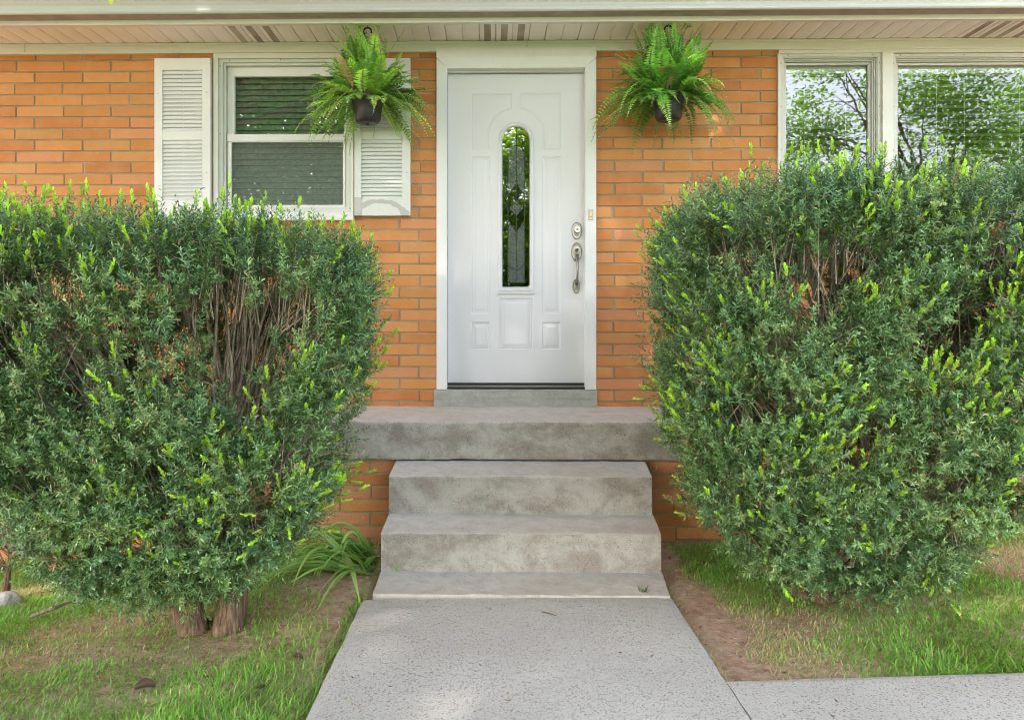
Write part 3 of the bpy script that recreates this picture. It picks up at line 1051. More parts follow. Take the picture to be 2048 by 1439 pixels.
# ---- the door leaf as an embossed height field
def door_leaf():
    x0, x1 = s0 + 0.003, s1 - 0.003
    z0, z1 = WZ(766.5, 1032, YD), ztop - 0.004
    k = 1 / 315.0
    cx = WX(1032, YD)
    pz = lambda py: WZ(py, 1032, YD)
    xs = np.arange(x0, x1, 0.0042)
    zs = np.arange(z0, z1, 0.0042)
    xs[-1], zs[-1] = x1, z1
    X, Z = np.meshgrid(xs, zs)

    def box_sd(a, b, c, d):                                   # px box, positive inside
        xa, xb, za, zb = WX(a, YD), WX(b, YD), pz(d), pz(c)
        return np.minimum(np.minimum(X - xa, xb - X), np.minimum(Z - za, zb - Z))

    def arch_sd(rx, top, bot):                                # arch about cx: half width rx, apex at px row top
        r = rx * k
        zc = pz(top) - r
        dx = np.abs(X - cx)
        up = r - np.hypot(dx, Z - zc)
        lo = np.minimum(r - dx, Z - pz(bot))
        return np.where(Z > zc, up, lo)

    def emboss(sd):
        d = np.asarray(sd)
        h = np.interp(d, [-0.001, 0.0, 0.006, 0.009, 0.012, 0.015, 0.034, 0.036], [0, 0, 0.0075, 0.0085, 0.0040, 0.0085, 0.0020, 0.0015])
        return h
    H = np.zeros_like(X)
    sds = [box_sd(999, 1066, 596, 699), box_sd(942, 980, 644, 699), box_sd(1084, 1121, 644, 699)]
    out = -arch_sd(48, 232, 640)
    tall_l = np.minimum(box_sd(942, 980, 313, 628), out)
    tall_r = np.minimum(box_sd(1084, 1121, 313, 628), out)
    up_l = np.minimum(box_sd(942, 1025, 186, 300), -arch_sd(54, 218, 660))
    up_r = np.minimum(box_sd(1040, 1121, 186, 300), -arch_sd(54, 218, 660))
    for s, g in [(q, 0.8) for q in sds] + [(tall_l, 0.45), (tall_r, 0.45), (up_l, 0.28), (up_r, 0.28)]:
        H = np.maximum(H, np.where(s > -0.001, emboss(s) * g, 0))
    keep = arch_sd(29, 251.5, 576) < 0.002
    Y = YD + H
    V = np.stack([X, Y, Z], -1).reshape(-1, 3)
    nx, nz_ = len(xs), len(zs)
    i = (np.arange(nz_ - 1)[:, None] * nx + np.arange(nx - 1)[None, :])
    kc = keep[:-1, :-1] & keep[1:, :-1] & keep[:-1, 1:] & keep[1:, 1:]
    Fc = np.stack([i, i + 1, i + nx + 1, i + nx], -1)[kc]
    mb = MB()
    mb.add(V.tolist(), Fc.tolist())
    # edges and back
    for (a, b, c, d) in ((x0, x0, z0, z1), (x1, x1, z0, z1)):
        mb.add([(a, YD, c), (a, YD, d), (a, YD + 0.044, d), (a, YD + 0.044, c)], [(0, 1, 2, 3)])
    mb.add([(x0, YD, z0), (x1, YD, z0), (x1, YD + .044, z0), (x0, YD + .044, z0)], [(0, 1, 2, 3)])
    mb.add([(x0, YD, z1), (x1, YD, z1), (x1, YD + .044, z1), (x0, YD + .044, z1)], [(0, 1, 2, 3)])
    door = mb.build('door', M['door'], house, smooth_=True, loc=(cx, YD, z0))
    door.data.polygons.foreach_set('use_smooth', [False] * len(door.data.polygons))
    door['label'] = 'white panelled door with a narrow arched leaded light'

    # raised frame round the glass: sweep of nested arch outlines
    def outline(rx, top, bot, n=24):
        r = rx * k
        zc = pz(top) - r
        pts = [(cx - r, pz(bot))] + [(cx - r * math.cos(math.pi * t / n), zc + r * math.sin(math.pi * t / n)) for t in range(n + 1)] + [(cx + r, pz(bot))]
        return pts
    mb = MB()
    prof = [(36.0, 244.5, 583, 0.0), (35.4, 245.5, 582.2, -0.009), (33.2, 247.4, 580, -0.012), (31.0, 249.6, 578, -0.010), (29.5, 251.3, 576, -0.011), (27.3, 253.5, 573.6, -0.002), (27.2, 253.6, 573.5, 0.02)]
    loops = [[(x, YD + h, z) for x, z in outline(a, b, c)] for a, b, c, h in prof]
    n = len(loops[0])
    vs = [p for l in loops for p in l]
    fs = []
    for a in range(len(loops) - 1):
        for j in range(n):
            fs.append((a * n + j, a * n + (j + 1) % n, (a + 1) * n + (j + 1) % n, (a + 1) * n + j))
    mb.add(vs, fs)
    mb.box(cx - 38.5 * k, cx + 38.5 * k, YD - 0.014, YD - 0.0005, pz(587.5), pz(583.2))
    mb.build('glazing_frame', M['door'], door, bevel=0.0)
    # glass and lead
    mb = MB()
    pts = outline(27.6, 253.2, 574)
    mb.add([(x, YD + 0.006, z) for x, z in pts], [tuple(range(len(pts)))])
    mb.build('pane', M['door_glass'], door)
    mb = MB()

    def tpx(u, v):                                            # px in the glass zoom (428 x 1439 picture of 110 x 370 px)
        return (WX(980 + u / 3.89, YD), YD + 0.003, pz(230 + v / 3.89))
    lines = [[(205, 95), (205, 660)], [(205, 790), (205, 1305)], [(140, 260), (140, 1305)], [(268, 200), (268, 1305)],
             [(140, 1305), (268, 1305)], [(100, 360), (140, 360)], [(100, 722), (148, 722)], [(262, 722), (312, 722)],
             [(100, 1082), (140, 1082)], [(268, 1082), (312, 1082)], [(205, 660), (262, 722), (205, 788), (148, 722), (205, 660)],
             [(140, 625), (205, 530), (268, 625)], [(140, 815), (205, 910), (268, 815)],
             [(268, 290), (240, 240), (190, 235)], [(205, 150), (250, 150), (290, 165)],
             [(140, 1150), (165, 1190), (205, 1205), (245, 1190), (268, 1150)]]
    for l in lines:
        mb.tube([tpx(*p) for p in l], 0.0022, 5)
    mb.build('came', M['lead'], door)
    mb = MB()
    for poly in ([(207, 664), (259, 722), (207, 784), (151, 722)], [(142, 280), (203, 160), (203, 535), (142, 620)], [(207, 240), (266, 295), (266, 618), (207, 535)],
                 [(142, 825), (203, 912), (203, 1300), (142, 1300)], [(207, 912), (266, 825), (266, 1300), (207, 1300)]):
        pts = [tpx(*p) for p in poly]
        mb.add([(p[0], YD + 0.0045, p[2]) for p in pts], [tuple(range(len(pts)))])
    mb.build('bevelled_glass', M['bevelglass'], door)
    # lock set
    def oval(mb, c, rx, rz, prof, mi=0):
        mb.lathe([(a, h) for a, h in prof], c, 28, mi, 'y', rx, rz)
    mb = MB()
    c = P(1153.5, 461.5, YD)
    oval(mb, (c[0], YD, c[2]), 0.0335, 0.0560, [(1.0, 0.0), (1.0, -0.004), (0.93, -0.0075), (0.85, -0.0085), (0.8, -0.0075), (0.55, -0.010), (0.001, -0.011)])
    oval(mb, (c[0] + 0.001, YD - 0.010, c[2] + 0.006), 0.021, 0.021, [(1.0, 0.0), (0.98, -0.012), (0.9, -0.015), (0.88, -0.015)])
    oval(mb, (c[0] + 0.001, YD - 0.010, c[2] + 0.006), 0.0185, 0.0185, [(1.0, -0.0152), (0.55, -0.0158), (0.42, -0.0150)], 1)
    oval(mb, (c[0] + 0.001, YD - 0.010, c[2] + 0.006), 0.008, 0.008, [(1.0, -0.0145), (0.001, -0.0145)], 0)
    mb.box(c[0] - 0.0002, c[0] + 0.0022, YD - 0.0256, YD - 0.0243, c[2] + .001, c[2] + .011, 2)
    mb.build('deadbolt', [M['pewter'], M['nickel'], M['black']], door, smooth_=True)
    mb = MB()
    c = P(1153, 503.5, YD)
    pl = [(1.0, 0.0), (1.0, -0.004), (0.93, -0.0075), (0.85, -0.0085), (0.8, -0.0075), (0.5, -0.010), (0.001, -0.011)]
    oval(mb, (c[0], YD, c[2]), 0.034, 0.060, pl)
    c2 = P(1152.5, 572, YD)
    oval(mb, (c2[0], YD, c2[2]), 0.024, 0.047, pl)
    # thumb latch
    mb.tube([(c[0], YD - .008, c[2] + .012), (c[0], YD - .022, c[2] + .014), (c[0], YD - .036, c[2] + .010)], [.004, .006, .010], 10)
    mb.box(c[0] - .013, c[0] + .013, YD - .040, YD - .022, c[2] + .010, c[2] + .0145)
    # grip
    z_a, z_b = c[2] - 0.026, c2[2] + 0.012
    pts, rr = [], []
    for t in np.linspace(0, 1, 16):
        z = z_a + (z_b - z_a) * t
        y = YD - 0.010 - 0.045 * math.sin(math.pi * min(1, t * 1.0)) ** 0.55
        pts.append((c[0] + 0.003 - 0.004 * t, y, z))
        rr.append(0.0115 - 0.0035 * math.sin(math.pi * t) - 0.002 * t)
    mb.tube(pts, rr, 12)
    oval(mb, (c2[0], YD - .010, c2[2] - .004), 0.005, 0.005, [(1, 0), (.8, -.004), (.001, -.005)])
    mb.build('handle', M['pewter'], door, smooth_=True)


door_leaf()
mb = MB()
c = P(1181.5, 429.5, YW - .031)
mb.box(c[0] - .0145, c[0] + .0145, YW - .040, YW - .0302, c[2] - .033, c[2] + .033, 0)
mb.box(c[0] - .006, c[0] + .006, YW - .0445, YW - .0402, c[2] - .014, c[2] + .020, 1)
mb.build('doorbell', [M['beige'], M['brass']], house, bevel=0.004)


# ------------------------------------------------------------------ walks
def slab(name, corners, zt, th, label, seed):
    """flat slab of washed aggregate with slightly worn edges; corners (x, y) counter-clockwise"""
    c = [Vector((p[0], p[1], zt)) for p in corners]
    nu, nv = 40, 60
    mb = MB()
    top = []
    for j in range(nv + 1):
        for i in range(nu + 1):
            u, v = i / nu, j / nv
            p = (c[0] * (1 - u) + c[1] * u) * (1 - v) + (c[3] * (1 - u) + c[2] * u) * v
            e = 1 if i in (0, nu) or j in (0, nv) else 0
            n = mn.noise_vector((p.x * 9 + seed, p.y * 9, 0))
            top.append((p.x + n.x * 0.005 * e, p.y + n.y * 0.005 * e, p.z + n.z * 0.0012 - 0.005 * e))
    fs = [(j * (nu + 1) + i, j * (nu + 1) + i + 1, (j + 1) * (nu + 1) + i + 1, (j + 1) * (nu + 1) + i) for j in range(nv) for i in range(nu)]
    mb.add(top, fs)
    rim = [i for i in range(nu + 1)] + [j * (nu + 1) + nu for j in range(1, nv + 1)] + [nv * (nu + 1) + i for i in range(nu - 1, -1, -1)] + [j * (nu + 1) for j in range(nv - 1, 0, -1)]
    rv = [top[i] for i in rim]
    m = len(rv)
    mb.add(rv + [(p[0], p[1], p[2] - th) for p in rv], [(k, k + m, (k + 1) % m + m, (k + 1) % m) for k in range(m)])
    o = mb.build(name, M['path'])
    tag(o, label, 'path', kind='structure')
    return o


ZP = -0.004
a = PZ(726, 1197.5, ZP)
b = PZ(1339, 1189.5, ZP)
a2, b2 = PZ(608, 1439, ZP), PZ(1505, 1439, ZP)


def ext(p, q, y):
    t = (y - p[1]) / (q[1] - p[1])
    return (p[0] + (q[0] - p[0]) * t, y)


slab('path', [ext(a, a2, -3.2), ext(b, b2, -3.2), (b[0], b[1]), (a[0], a[1])], ZP, 0.10, 'grey pebbled concrete walk leading to the steps', 3)
s_a = PZ(1452, 1357.5, ZP)
s_b = PZ(2048, 1340.5, ZP)
dx = s_b[0] - s_a[0]
far = (s_a[0] + dx * 4, s_a[1] + (s_b[1] - s_a[1]) * 4)
slab('side_path', [ext((s_a[0] - .004, s_a[1]), (ext(b, b2, 1.0)[0] + 0.016, 1.0), 1.1), (far[0], 1.35), far, (s_a[0], s_a[1])], ZP - .002, 0.10, 'pebbled concrete walk branching off across the lawn', 11)


# ------------------------------------------------------------------ plants: shared builders
def unit(v):
    return v / np.maximum(np.linalg.norm(v, axis=-1, keepdims=True), 1e-9)


def kites(base, d, wdir, L, W, mid=0.45):
    """(n,3) base, direction, width direction -> (n,4,3) kite blades"""
    L, W = np.asarray(L)[:, None], np.asarray(W)[:, None]
    m = base + d * L * mid
    return np.stack([base, m - wdir * W * 0.5, base + d * L, m + wdir * W * 0.5], 1)


def lances(base, d, wdir, L, W):
    """(n,6,3) parallel-sided pointed needles"""
    L, W = np.asarray(L)[:, None], np.asarray(W)[:, None]
    a, b, h = base + d * L * 0.22, base + d * L * 0.80, wdir * W * 0.5
    return np.stack([base, a - h, b - h * 0.9, base + d * L, b + h * 0.9, a + h], 1)


def needle_shoots(pos, ax, L, kind, r, n=24):
    """needles round shoots. kind: 0 old, 1 fresh lime tip, 2 dead"""
    S = len(pos)
    t = (np.arange(n)[None, :] + r.uniform(0, 1, (S, n))) / n
    rnd = r.normal(0, 1, (S, 3))
    u = unit(np.cross(ax, rnd))
    w = np.cross(ax, u)
    fresh = (kind == 1)[:, None]
    phi = np.arange(n)[None, :] * 2.39996 + r.uniform(0, 6.28, (S, 1)) + r.normal(0, 0.35, (S, n))
    # flatten the whorl a little (yew is roughly two-ranked)
    c, s = np.cos(phi), np.sin(phi) * np.where(fresh, 1.0, 0.75)
    rad = c[..., None] * u[:, None, :] + s[..., None] * w[:, None, :]
    rad = unit(rad)
    ang = np.where(fresh, 0.50, 1.25) + r.normal(0, 0.14, (S, n)) - t * np.where(fresh, 0.15, 0.42)
    d = ax[:, None, :] * np.cos(ang)[..., None] + rad * np.sin(ang)[..., None]
    d[..., 2] -= 0.08
    d = unit(d)
    b = pos[:, None, :] + ax[:, None, :] * (t * L[:, None])[..., None]
    wd = unit(np.cross(d, ax[:, None, :] + 0.25 * r.normal(0, 1, (S, n, 3))))
    ln = np.where(fresh, 0.018, 0.0225) * r.uniform(0.75, 1.2, (S, n)) * (1 - 0.35 * t ** 3)
    wi = np.where(fresh, 0.0054, 0.0043) * r.uniform(0.85, 1.15, (S, n))
    return lances(b.reshape(-1, 3), d.reshape(-1, 3), wd.reshape(-1, 3), ln.ravel(), wi.ravel()), t


def yew(name, label, base, prof, ztop, zlow, b0, yc, n_spray, sparse, seed, stems, extra_stems, trunk, back=0.7):
    """prof: rows (z, x_left, x_right) of the sheared outline at the bush's own middle depth"""
    r = np.random.default_rng(seed)
    root = empty(name, base, label, 'bush', 'clipped yew bushes beside the steps')
    zz = np.array([p[0] for p in prof])
    xl = np.array([p[1] for p in prof])
    xr = np.array([p[2] for p in prof])
    wmax = (xr - xl).max()

    def fshape(p):
        z = p[:, 2]
        L, Rr = np.interp(z, zz, xl), np.interp(z, zz, xr)
        cx, a = (L + Rr) / 2, (Rr - L) / 2
        b = b0 * np.clip((Rr - L) / wmax, 0.15, 1) ** 0.8
        zt = ztop + 0.02 * nz(p[:, 0], p[:, 1], 0, 3.0, seed)
        q = np.abs((p[:, 0] - cx) / a) ** 4.2 + np.abs((p[:, 1] - yc) / b) ** 4.2
        top = np.clip((z - zt + 0.75) / 0.75, 0, 3) ** 16
        low = np.clip((zlow + 0.25 - z) / 0.25, 0, 3) ** 3
        return (q + top + low) ** (1 / 4.2) + 0.05 * nz(p[:, 0], p[:, 1], p[:, 2], 6.0, seed + 1)
    lo = np.array([xl.min() - .05, yc - b0 - .05, zlow - .05])
    hi = np.array([xr.max() + .05, yc + b0 + .05, ztop + .08])
    pts = np.zeros((0, 3))
    keepf = np.zeros(0)
    while len(pts) < n_spray:
        q = r.uniform(lo, hi, (n_spray * 4, 3))
        f = fshape(q)
        ok = (f < 1.0) & (f > 0.5) & (r.uniform(0, 1, len(q)) < (0.10 + 0.90 * np.clip((f - 0.76) / 0.18, 0, 1)))
        front = (q[:, 1] < yc + 0.12) | (q[:, 2] > ztop - 0.2)
        ok &= front | (r.uniform(0, 1, len(q)) < back)
        cl = nz(q[:, 0], q[:, 1], q[:, 2], 13.0, seed + 2)
        ok &= r.uniform(0, 1, len(q)) < np.clip(0.70 + 0.85 * cl, 0.03, 1)
        for (sx, sz, rx, rz, pr) in sparse:
            ins = ((q[:, 0] - sx) / rx) ** 2 + ((q[:, 2] - sz) / rz) ** 2 + 0.35 * nz(q[:, 0], q[:, 1], q[:, 2], 9.0, seed + 4) < 1
            ok &= ~(ins & (q[:, 1] < yc + (0.42 if back < 0.9 else 0.15))) | (r.uniform(0, 1, len(q)) < pr)
        pts = np.concatenate([pts, q[ok]])
        keepf = np.concatenate([keepf, f[ok]])
    pts, keepf = pts[:n_spray], keepf[:n_spray]
    e = 0.02
    g = np.stack([fshape(pts + np.eye(3)[k] * e) - fshape(pts - np.eye(3)[k] * e) for k in range(3)], -1)
    nrm = unit(g)
    S = n_spray
    grow = unit(nrm * 0.62 + np.array([0, 0, 0.62]) + r.normal(0, 0.30, (S, 3)))
    low = smooth(zlow + 0.45, zlow, pts[:, 2])[:, None]
    grow = unit(grow - low * np.array([0, 0, 0.45]))
    grow = unit(np.where((pts[:, 2] > ztop - 0.12)[:, None], grow + np.array([0, 0, 0.7]), grow))
    # sprays of side shoots along a twig
    K = 5
    tl = r.uniform(0.12, 0.20, S)
    sp, sd, sL, sk, sc = [], [], [], [], []
    rnd = r.normal(0, 1, (S, 3))
    su = unit(np.cross(grow, rnd))
    sw = np.cross(grow, su)
    lime_p = 0.24 + 0.14 * smooth(ztop - 0.16, ztop - 0.02, pts[:, 2])
    lime_p *= (0.55 + 0.9 * np.clip(nz(pts[:, 0], pts[:, 1], pts[:, 2], 5.0, seed + 6), -0.4, 1))
    lime_p *= (smooth(0.84, 0.93, keepf) + 0.1) * (1 - 0.85 * low[:, 0])
    dead = r.uniform(0, 1, S) < 0.008
    lime_sp = (r.uniform(0, 1, S) < lime_p) & ~dead
    age = r.uniform(0, 1, S)
    palette = np.array([[0.072, 0.140, 0.042], [0.116, 0.208, 0.064], [0.090, 0.188, 0.070], [0.150, 0.230, 0.072]])
    pc = palette[r.integers(0, 4, S)] * r.uniform(0.8, 1.25, (S, 1))
    for k in range(K + 1):
        t = 1.0 if k == K else (0.12 + 0.88 * (k + r.uniform(0, 0.7, S)) / K)
        t = np.broadcast_to(t, (S,))
        az = r.uniform(0, 6.28, S) if k < K else np.zeros(S)
        spread = 0.0 if k == K else 0.75
        d = grow * math.cos(spread) + (su * np.cos(az)[:, None] + sw * np.sin(az)[:, None] * 0.6) * math.sin(spread)
        d = unit(d + np.array([0, 0, 0.15]) + r.normal(0, 0.08, (S, 3)))
        pos = pts + grow * ((t - 0.75) * tl)[:, None]
        L = r.uniform(0.040, 0.115, S) * (1.0 if k < K else 1.15)
        sp.append(pos); sd.append(d); sL.append(L)
        sk.append(np.where(dead, 2, 0)); sc.append(pc)
    # fresh lime growth: short bright tips set on the ends of the outer shoots of lime sprays
    idx = np.where(lime_sp)[0]
    for k in (K, 1, 2, 3, 4):
        sel = idx[r.uniform(0, 1, len(idx)) < (1.0 if k == K else 0.55)]
        p_end = sp[k][sel] + sd[k][sel] * (sL[k][sel] * 0.92)[:, None]
        sp.append(p_end); sd.append(unit(sd[k][sel] + np.array([0, 0, 0.35])))
        sL.append(r.uniform(0.030, 0.055, len(sel))); sk.append(np.ones(len(sel), int))
        sc.append(np.array([0.44, 0.68, 0.07]) * r.uniform(0.75, 1.15, (len(sel), 1)))
    sp, sd, sL, sk, sc = [np.concatenate(v) for v in (sp, sd, sL, sk, sc)]
    sc = np.where((sk == 2)[:, None], np.array([0.42, 0.21, 0.10]) * r.uniform(0.7, 1.2, (len(sk), 1)), sc)
    nn = 23
    V, t = needle_shoots(sp, sd, sL, sk, r, nn)
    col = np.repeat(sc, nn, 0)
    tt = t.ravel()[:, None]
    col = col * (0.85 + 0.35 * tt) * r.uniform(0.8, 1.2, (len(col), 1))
    br = r.uniform(0, 1, len(col)) < 0.012
    col[br] = np.array([0.36, 0.20, 0.10])
    pale = r.uniform(0, 1, len(col)) < np.where(np.repeat(sk, nn) == 0, 0.30, 0.0)
    col[pale] = col[pale] * 1.6 + np.array([0.06, 0.075, 0.055])
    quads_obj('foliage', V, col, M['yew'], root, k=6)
    # twigs carrying the sprays
    mb = MB()
    inside = fshape(pts - grow * (tl * 1.5)[:, None] - np.array([0, 0, 0.02])) < 0.93
    for i in range(0, S):
        if r.uniform() < 0.5 and inside[i] and pts[i, 2] > zlow + 0.32:
            p = Vector(pts[i]); gdir = Vector(grow[i])
            q0 = p - gdir * tl[i] * 1.5 + Vector((0, 0, -0.02))
            mb.tube([q0, p - gdir * tl[i] * 0.7, p + gdir * tl[i] * 0.22], [0.0026, 0.0018, 0.0010], 4, 0, False)
    # stems fanning out of the trunk
    B = Vector(base)

    def stem(p1, r0, r1, jit=0.03, n=9, start=None):
        s = Vector(start) if start is not None else B + Vector((r.uniform(-.10, .10), r.uniform(-.10, .10), trunk[1] * r.uniform(0.5, 1.0)))
        p1 = Vector(p1)
        mid = s.lerp(p1, 0.45) + Vector((0, 0, 0.10))
        pp, rr = [], []
        off = r.uniform(0, 50)
        for k in range(n + 1):
            t = k / n
            q = s * (1 - t) ** 2 + mid * 2 * t * (1 - t) + p1 * t * t
            w = mn.noise_vector((q.x * 5 + off, q.y * 5, q.z * 5)) * jit * t * (1 if k < n else 0.3)
            pp.append(q + w)
            rr.append(r0 * (1 - t) + r1 * t)
        mb.tube(pp, rr, 6, 0)
        return pp
    inner = np.where((keepf < 0.88) & (pts[:, 2] > zlow + 0.4))[0]
    ch = r.choice(inner, stems, replace=False)
    for i in ch:
        pp = stem(pts[i], r.uniform(0.007, 0.014), 0.0035)
        for k in range(2):
            j = int(r.integers(4, 8))
            p = pp[j]
            near = pts[inner[np.argsort(((pts[inner] - np.array(p)) ** 2).sum(1) + r.uniform(0, 0.08, len(inner)))[:4]]]
            stem(near[int(r.integers(0, 4))], 0.005, 0.002, 0.02, 5, start=p)
    for (p0, p1, r0, r1) in extra_stems:
        stem(p1, r0, r1, 0.035, 9, start=p0)
    mb.build('branch', M['twig'], root, smooth_=True)
    # short thick trunks
    mb = MB()
    for (ox, oy, rad, h, lean) in trunk[0]:
        pp, rr = [], []
        for k in range(9):
            t = k / 8
            pp.append(B + Vector((ox + lean * t + 0.012 * math.sin(5 * t + ox * 40), oy + 0.02 * t, -0.08 + (h + 0.08) * t)))
            rr.append(rad * (1.30 - 0.50 * t ** 0.6 + 0.55 * math.exp(-max(0.0, t - 0.10) * 9)))
        nseg = 14
        b0_ = len(mb.v)
        mb.tube(pp, rr, nseg)
        # fluted bark
        for i in range(b0_, len(mb.v)):
            x, y, z = mb.v[i]
            k = (i - b0_) // nseg
            c = pp[k]
            wv = 1 + 0.22 * mn.noise((x * 30 + ox * 9, y * 30, z * 3.0))
            mb.v[i] = (c.x + (x - c.x) * wv, c.y + (y - c.y) * wv, z)
    mb.build('trunk', M['bark'], root, smooth_=True)
    return root


def prof_px(rows, yc):
    out = []
    for (py, a, b) in rows:
        p, q = P(a, py, yc), P(b, py, yc)
        out.append((p[2], p[0], q[0]))
    return sorted(out)


YC1 = 3.18
rows1 = [(380, 0, 668), (430, -50, 690), (470, -60, 698), (540, -70, 708), (640, -60, 708), (760, -35, 700), (860, 5, 694), (950, 45, 668), (1020, 80, 625), (1080, 115, 568), (1130, 155, 512), (1180, 190, 480), (1240, 270, 470), (1300, 330, 460)]
zb1 = float(gz(-1.08, YC1))


def B1(u, v, d=0.0):
    return P(u, v, YC1 + d)


ex1 = []
rs = np.random.default_rng(5)
for k in range(34):                                            # the bare fan of stems in the open middle of the bush
    u1, v1 = rs.uniform(400, 620), rs.uniform(500, 660)
    d = rs.uniform(-0.28, 0.30)
    s = B1(rs.uniform(410, 500), rs.uniform(960, 1080), rs.uniform(-0.15, 0.15))
    ex1.append((s, B1(u1, v1, d), rs.uniform(0.006, 0.012), 0.003))
for k in range(16):                                            # dry pale sticks reaching out low on the path side
    s = B1(rs.uniform(480, 540), rs.uniform(960, 1040), rs.uniform(-0.2, 0.0))
    ex1.append((s, B1(rs.uniform(600, 725), rs.uniform(800, 960), rs.uniform(-0.30, 0.1)), rs.uniform(0.005, 0.011), 0.002))
for k in range(14):                                            # leaning stems on the outer side
    s = B1(rs.uniform(330, 420), rs.uniform(980, 1120), rs.uniform(-0.1, 0.2))
    ex1.append((s, B1(rs.uniform(-20, 200), rs.uniform(520, 700), rs.uniform(-0.3, 0.2)), rs.uniform(0.006, 0.011), 0.003))


def sp1(u, v, ru, rv, pr):
    c = B1(u, v, -0.35)
    k = (YC1 - 0.35) / F
    return (c[0], c[2], ru * k, rv * k, pr)


yew('yew_bush', 'green clipped yew with bare stems showing, left of the steps below the shuttered window', (B1(425, 0)[0], YC1, zb1), prof_px(rows1, YC1), P(300, 452, YC1 - 0.42)[2], zb1 + 0.16, 0.54, YC1, 3700,
    [sp1(510, 640, 135, 135, 0.07), sp1(490, 790, 70, 110, 0.10), sp1(620, 900, 85, 75, 0.10), sp1(130, 640, 120, 90, 0.25), sp1(190, 760, 90, 60, 0.3), sp1(345, 960, 30, 80, 0.03), sp1(330, 560, 60, 40, 0.3)],
    21, 60, ex1, ([(-0.055, 0.0, 0.038, 0.62, -0.10), (0.055, -0.01, 0.040, 0.70, 0.08), (-0.12, 0.07, 0.03, 0.36, -0.14), (0.02, 0.12, 0.036, 0.4, 0.1)], 0.34))

YC2 = 3.45
rows2 = [(290, 1364, 2250), (335, 1350, 2280), (400, 1344, 2300), (500, 1340, 2300), (620, 1344, 2280), (740, 1354, 2240), (850, 1366, 2180), (940, 1372, 2085), (1010, 1402, 1995), (1070, 1440, 1925), (1130, 1500, 1865), (1180, 1570, 1795), (1220, 1640, 1750)]
zb2 = float(gz(1.55, YC2))


def B2(u, v, d=0.0):
    return P(u, v, YC2 + d)


ex2 = []
for k in range(26):
    s = B2(rs.uniform(1600, 1740), rs.uniform(930, 1100), rs.uniform(-0.1, 0.15))
    ex2.append((s, B2(rs.uniform(1440, 1680), rs.uniform(450, 620), rs.uniform(-0.42, 0.1)), rs.uniform(0.006, 0.012), 0.003))


def sp2(u, v, ru, rv, pr):
    c = B2(u, v, -0.4)
    k = (YC2 - 0.4) / F
    return (c[0], c[2], ru * k, rv * k, pr)


yew('yew_bush', 'large dense yew clipped square, right of the steps below the wide window', (B2(1690, 0)[0], YC2, zb2), prof_px(rows2, YC2), P(1700, 345, YC2 - 0.5)[2], zb2 + 0.10, 0.60, YC2, 5900,
    [sp2(1560, 560, 115, 85, 0.12), sp2(1440, 500, 34, 30, 0.02), sp2(1700, 520, 44, 44, 0.12), sp2(1840, 920, 40, 60, 0.12), sp2(1990, 560, 60, 50, 0.3), sp2(1500, 1010, 50, 30, 0.3)],
    43, 55, ex2, ([(-0.05, 0.05, 0.036, 0.34, -0.08), (0.02, 0.03, 0.038, 0.36, 0.02), (0.09, 0.06, 0.034, 0.34, 0.10), (-0.11, 0.09, 0.03, 0.3, -0.14), (0.14, 0.10, 0.03, 0.3, 0.16)], 0.30), 1.0)


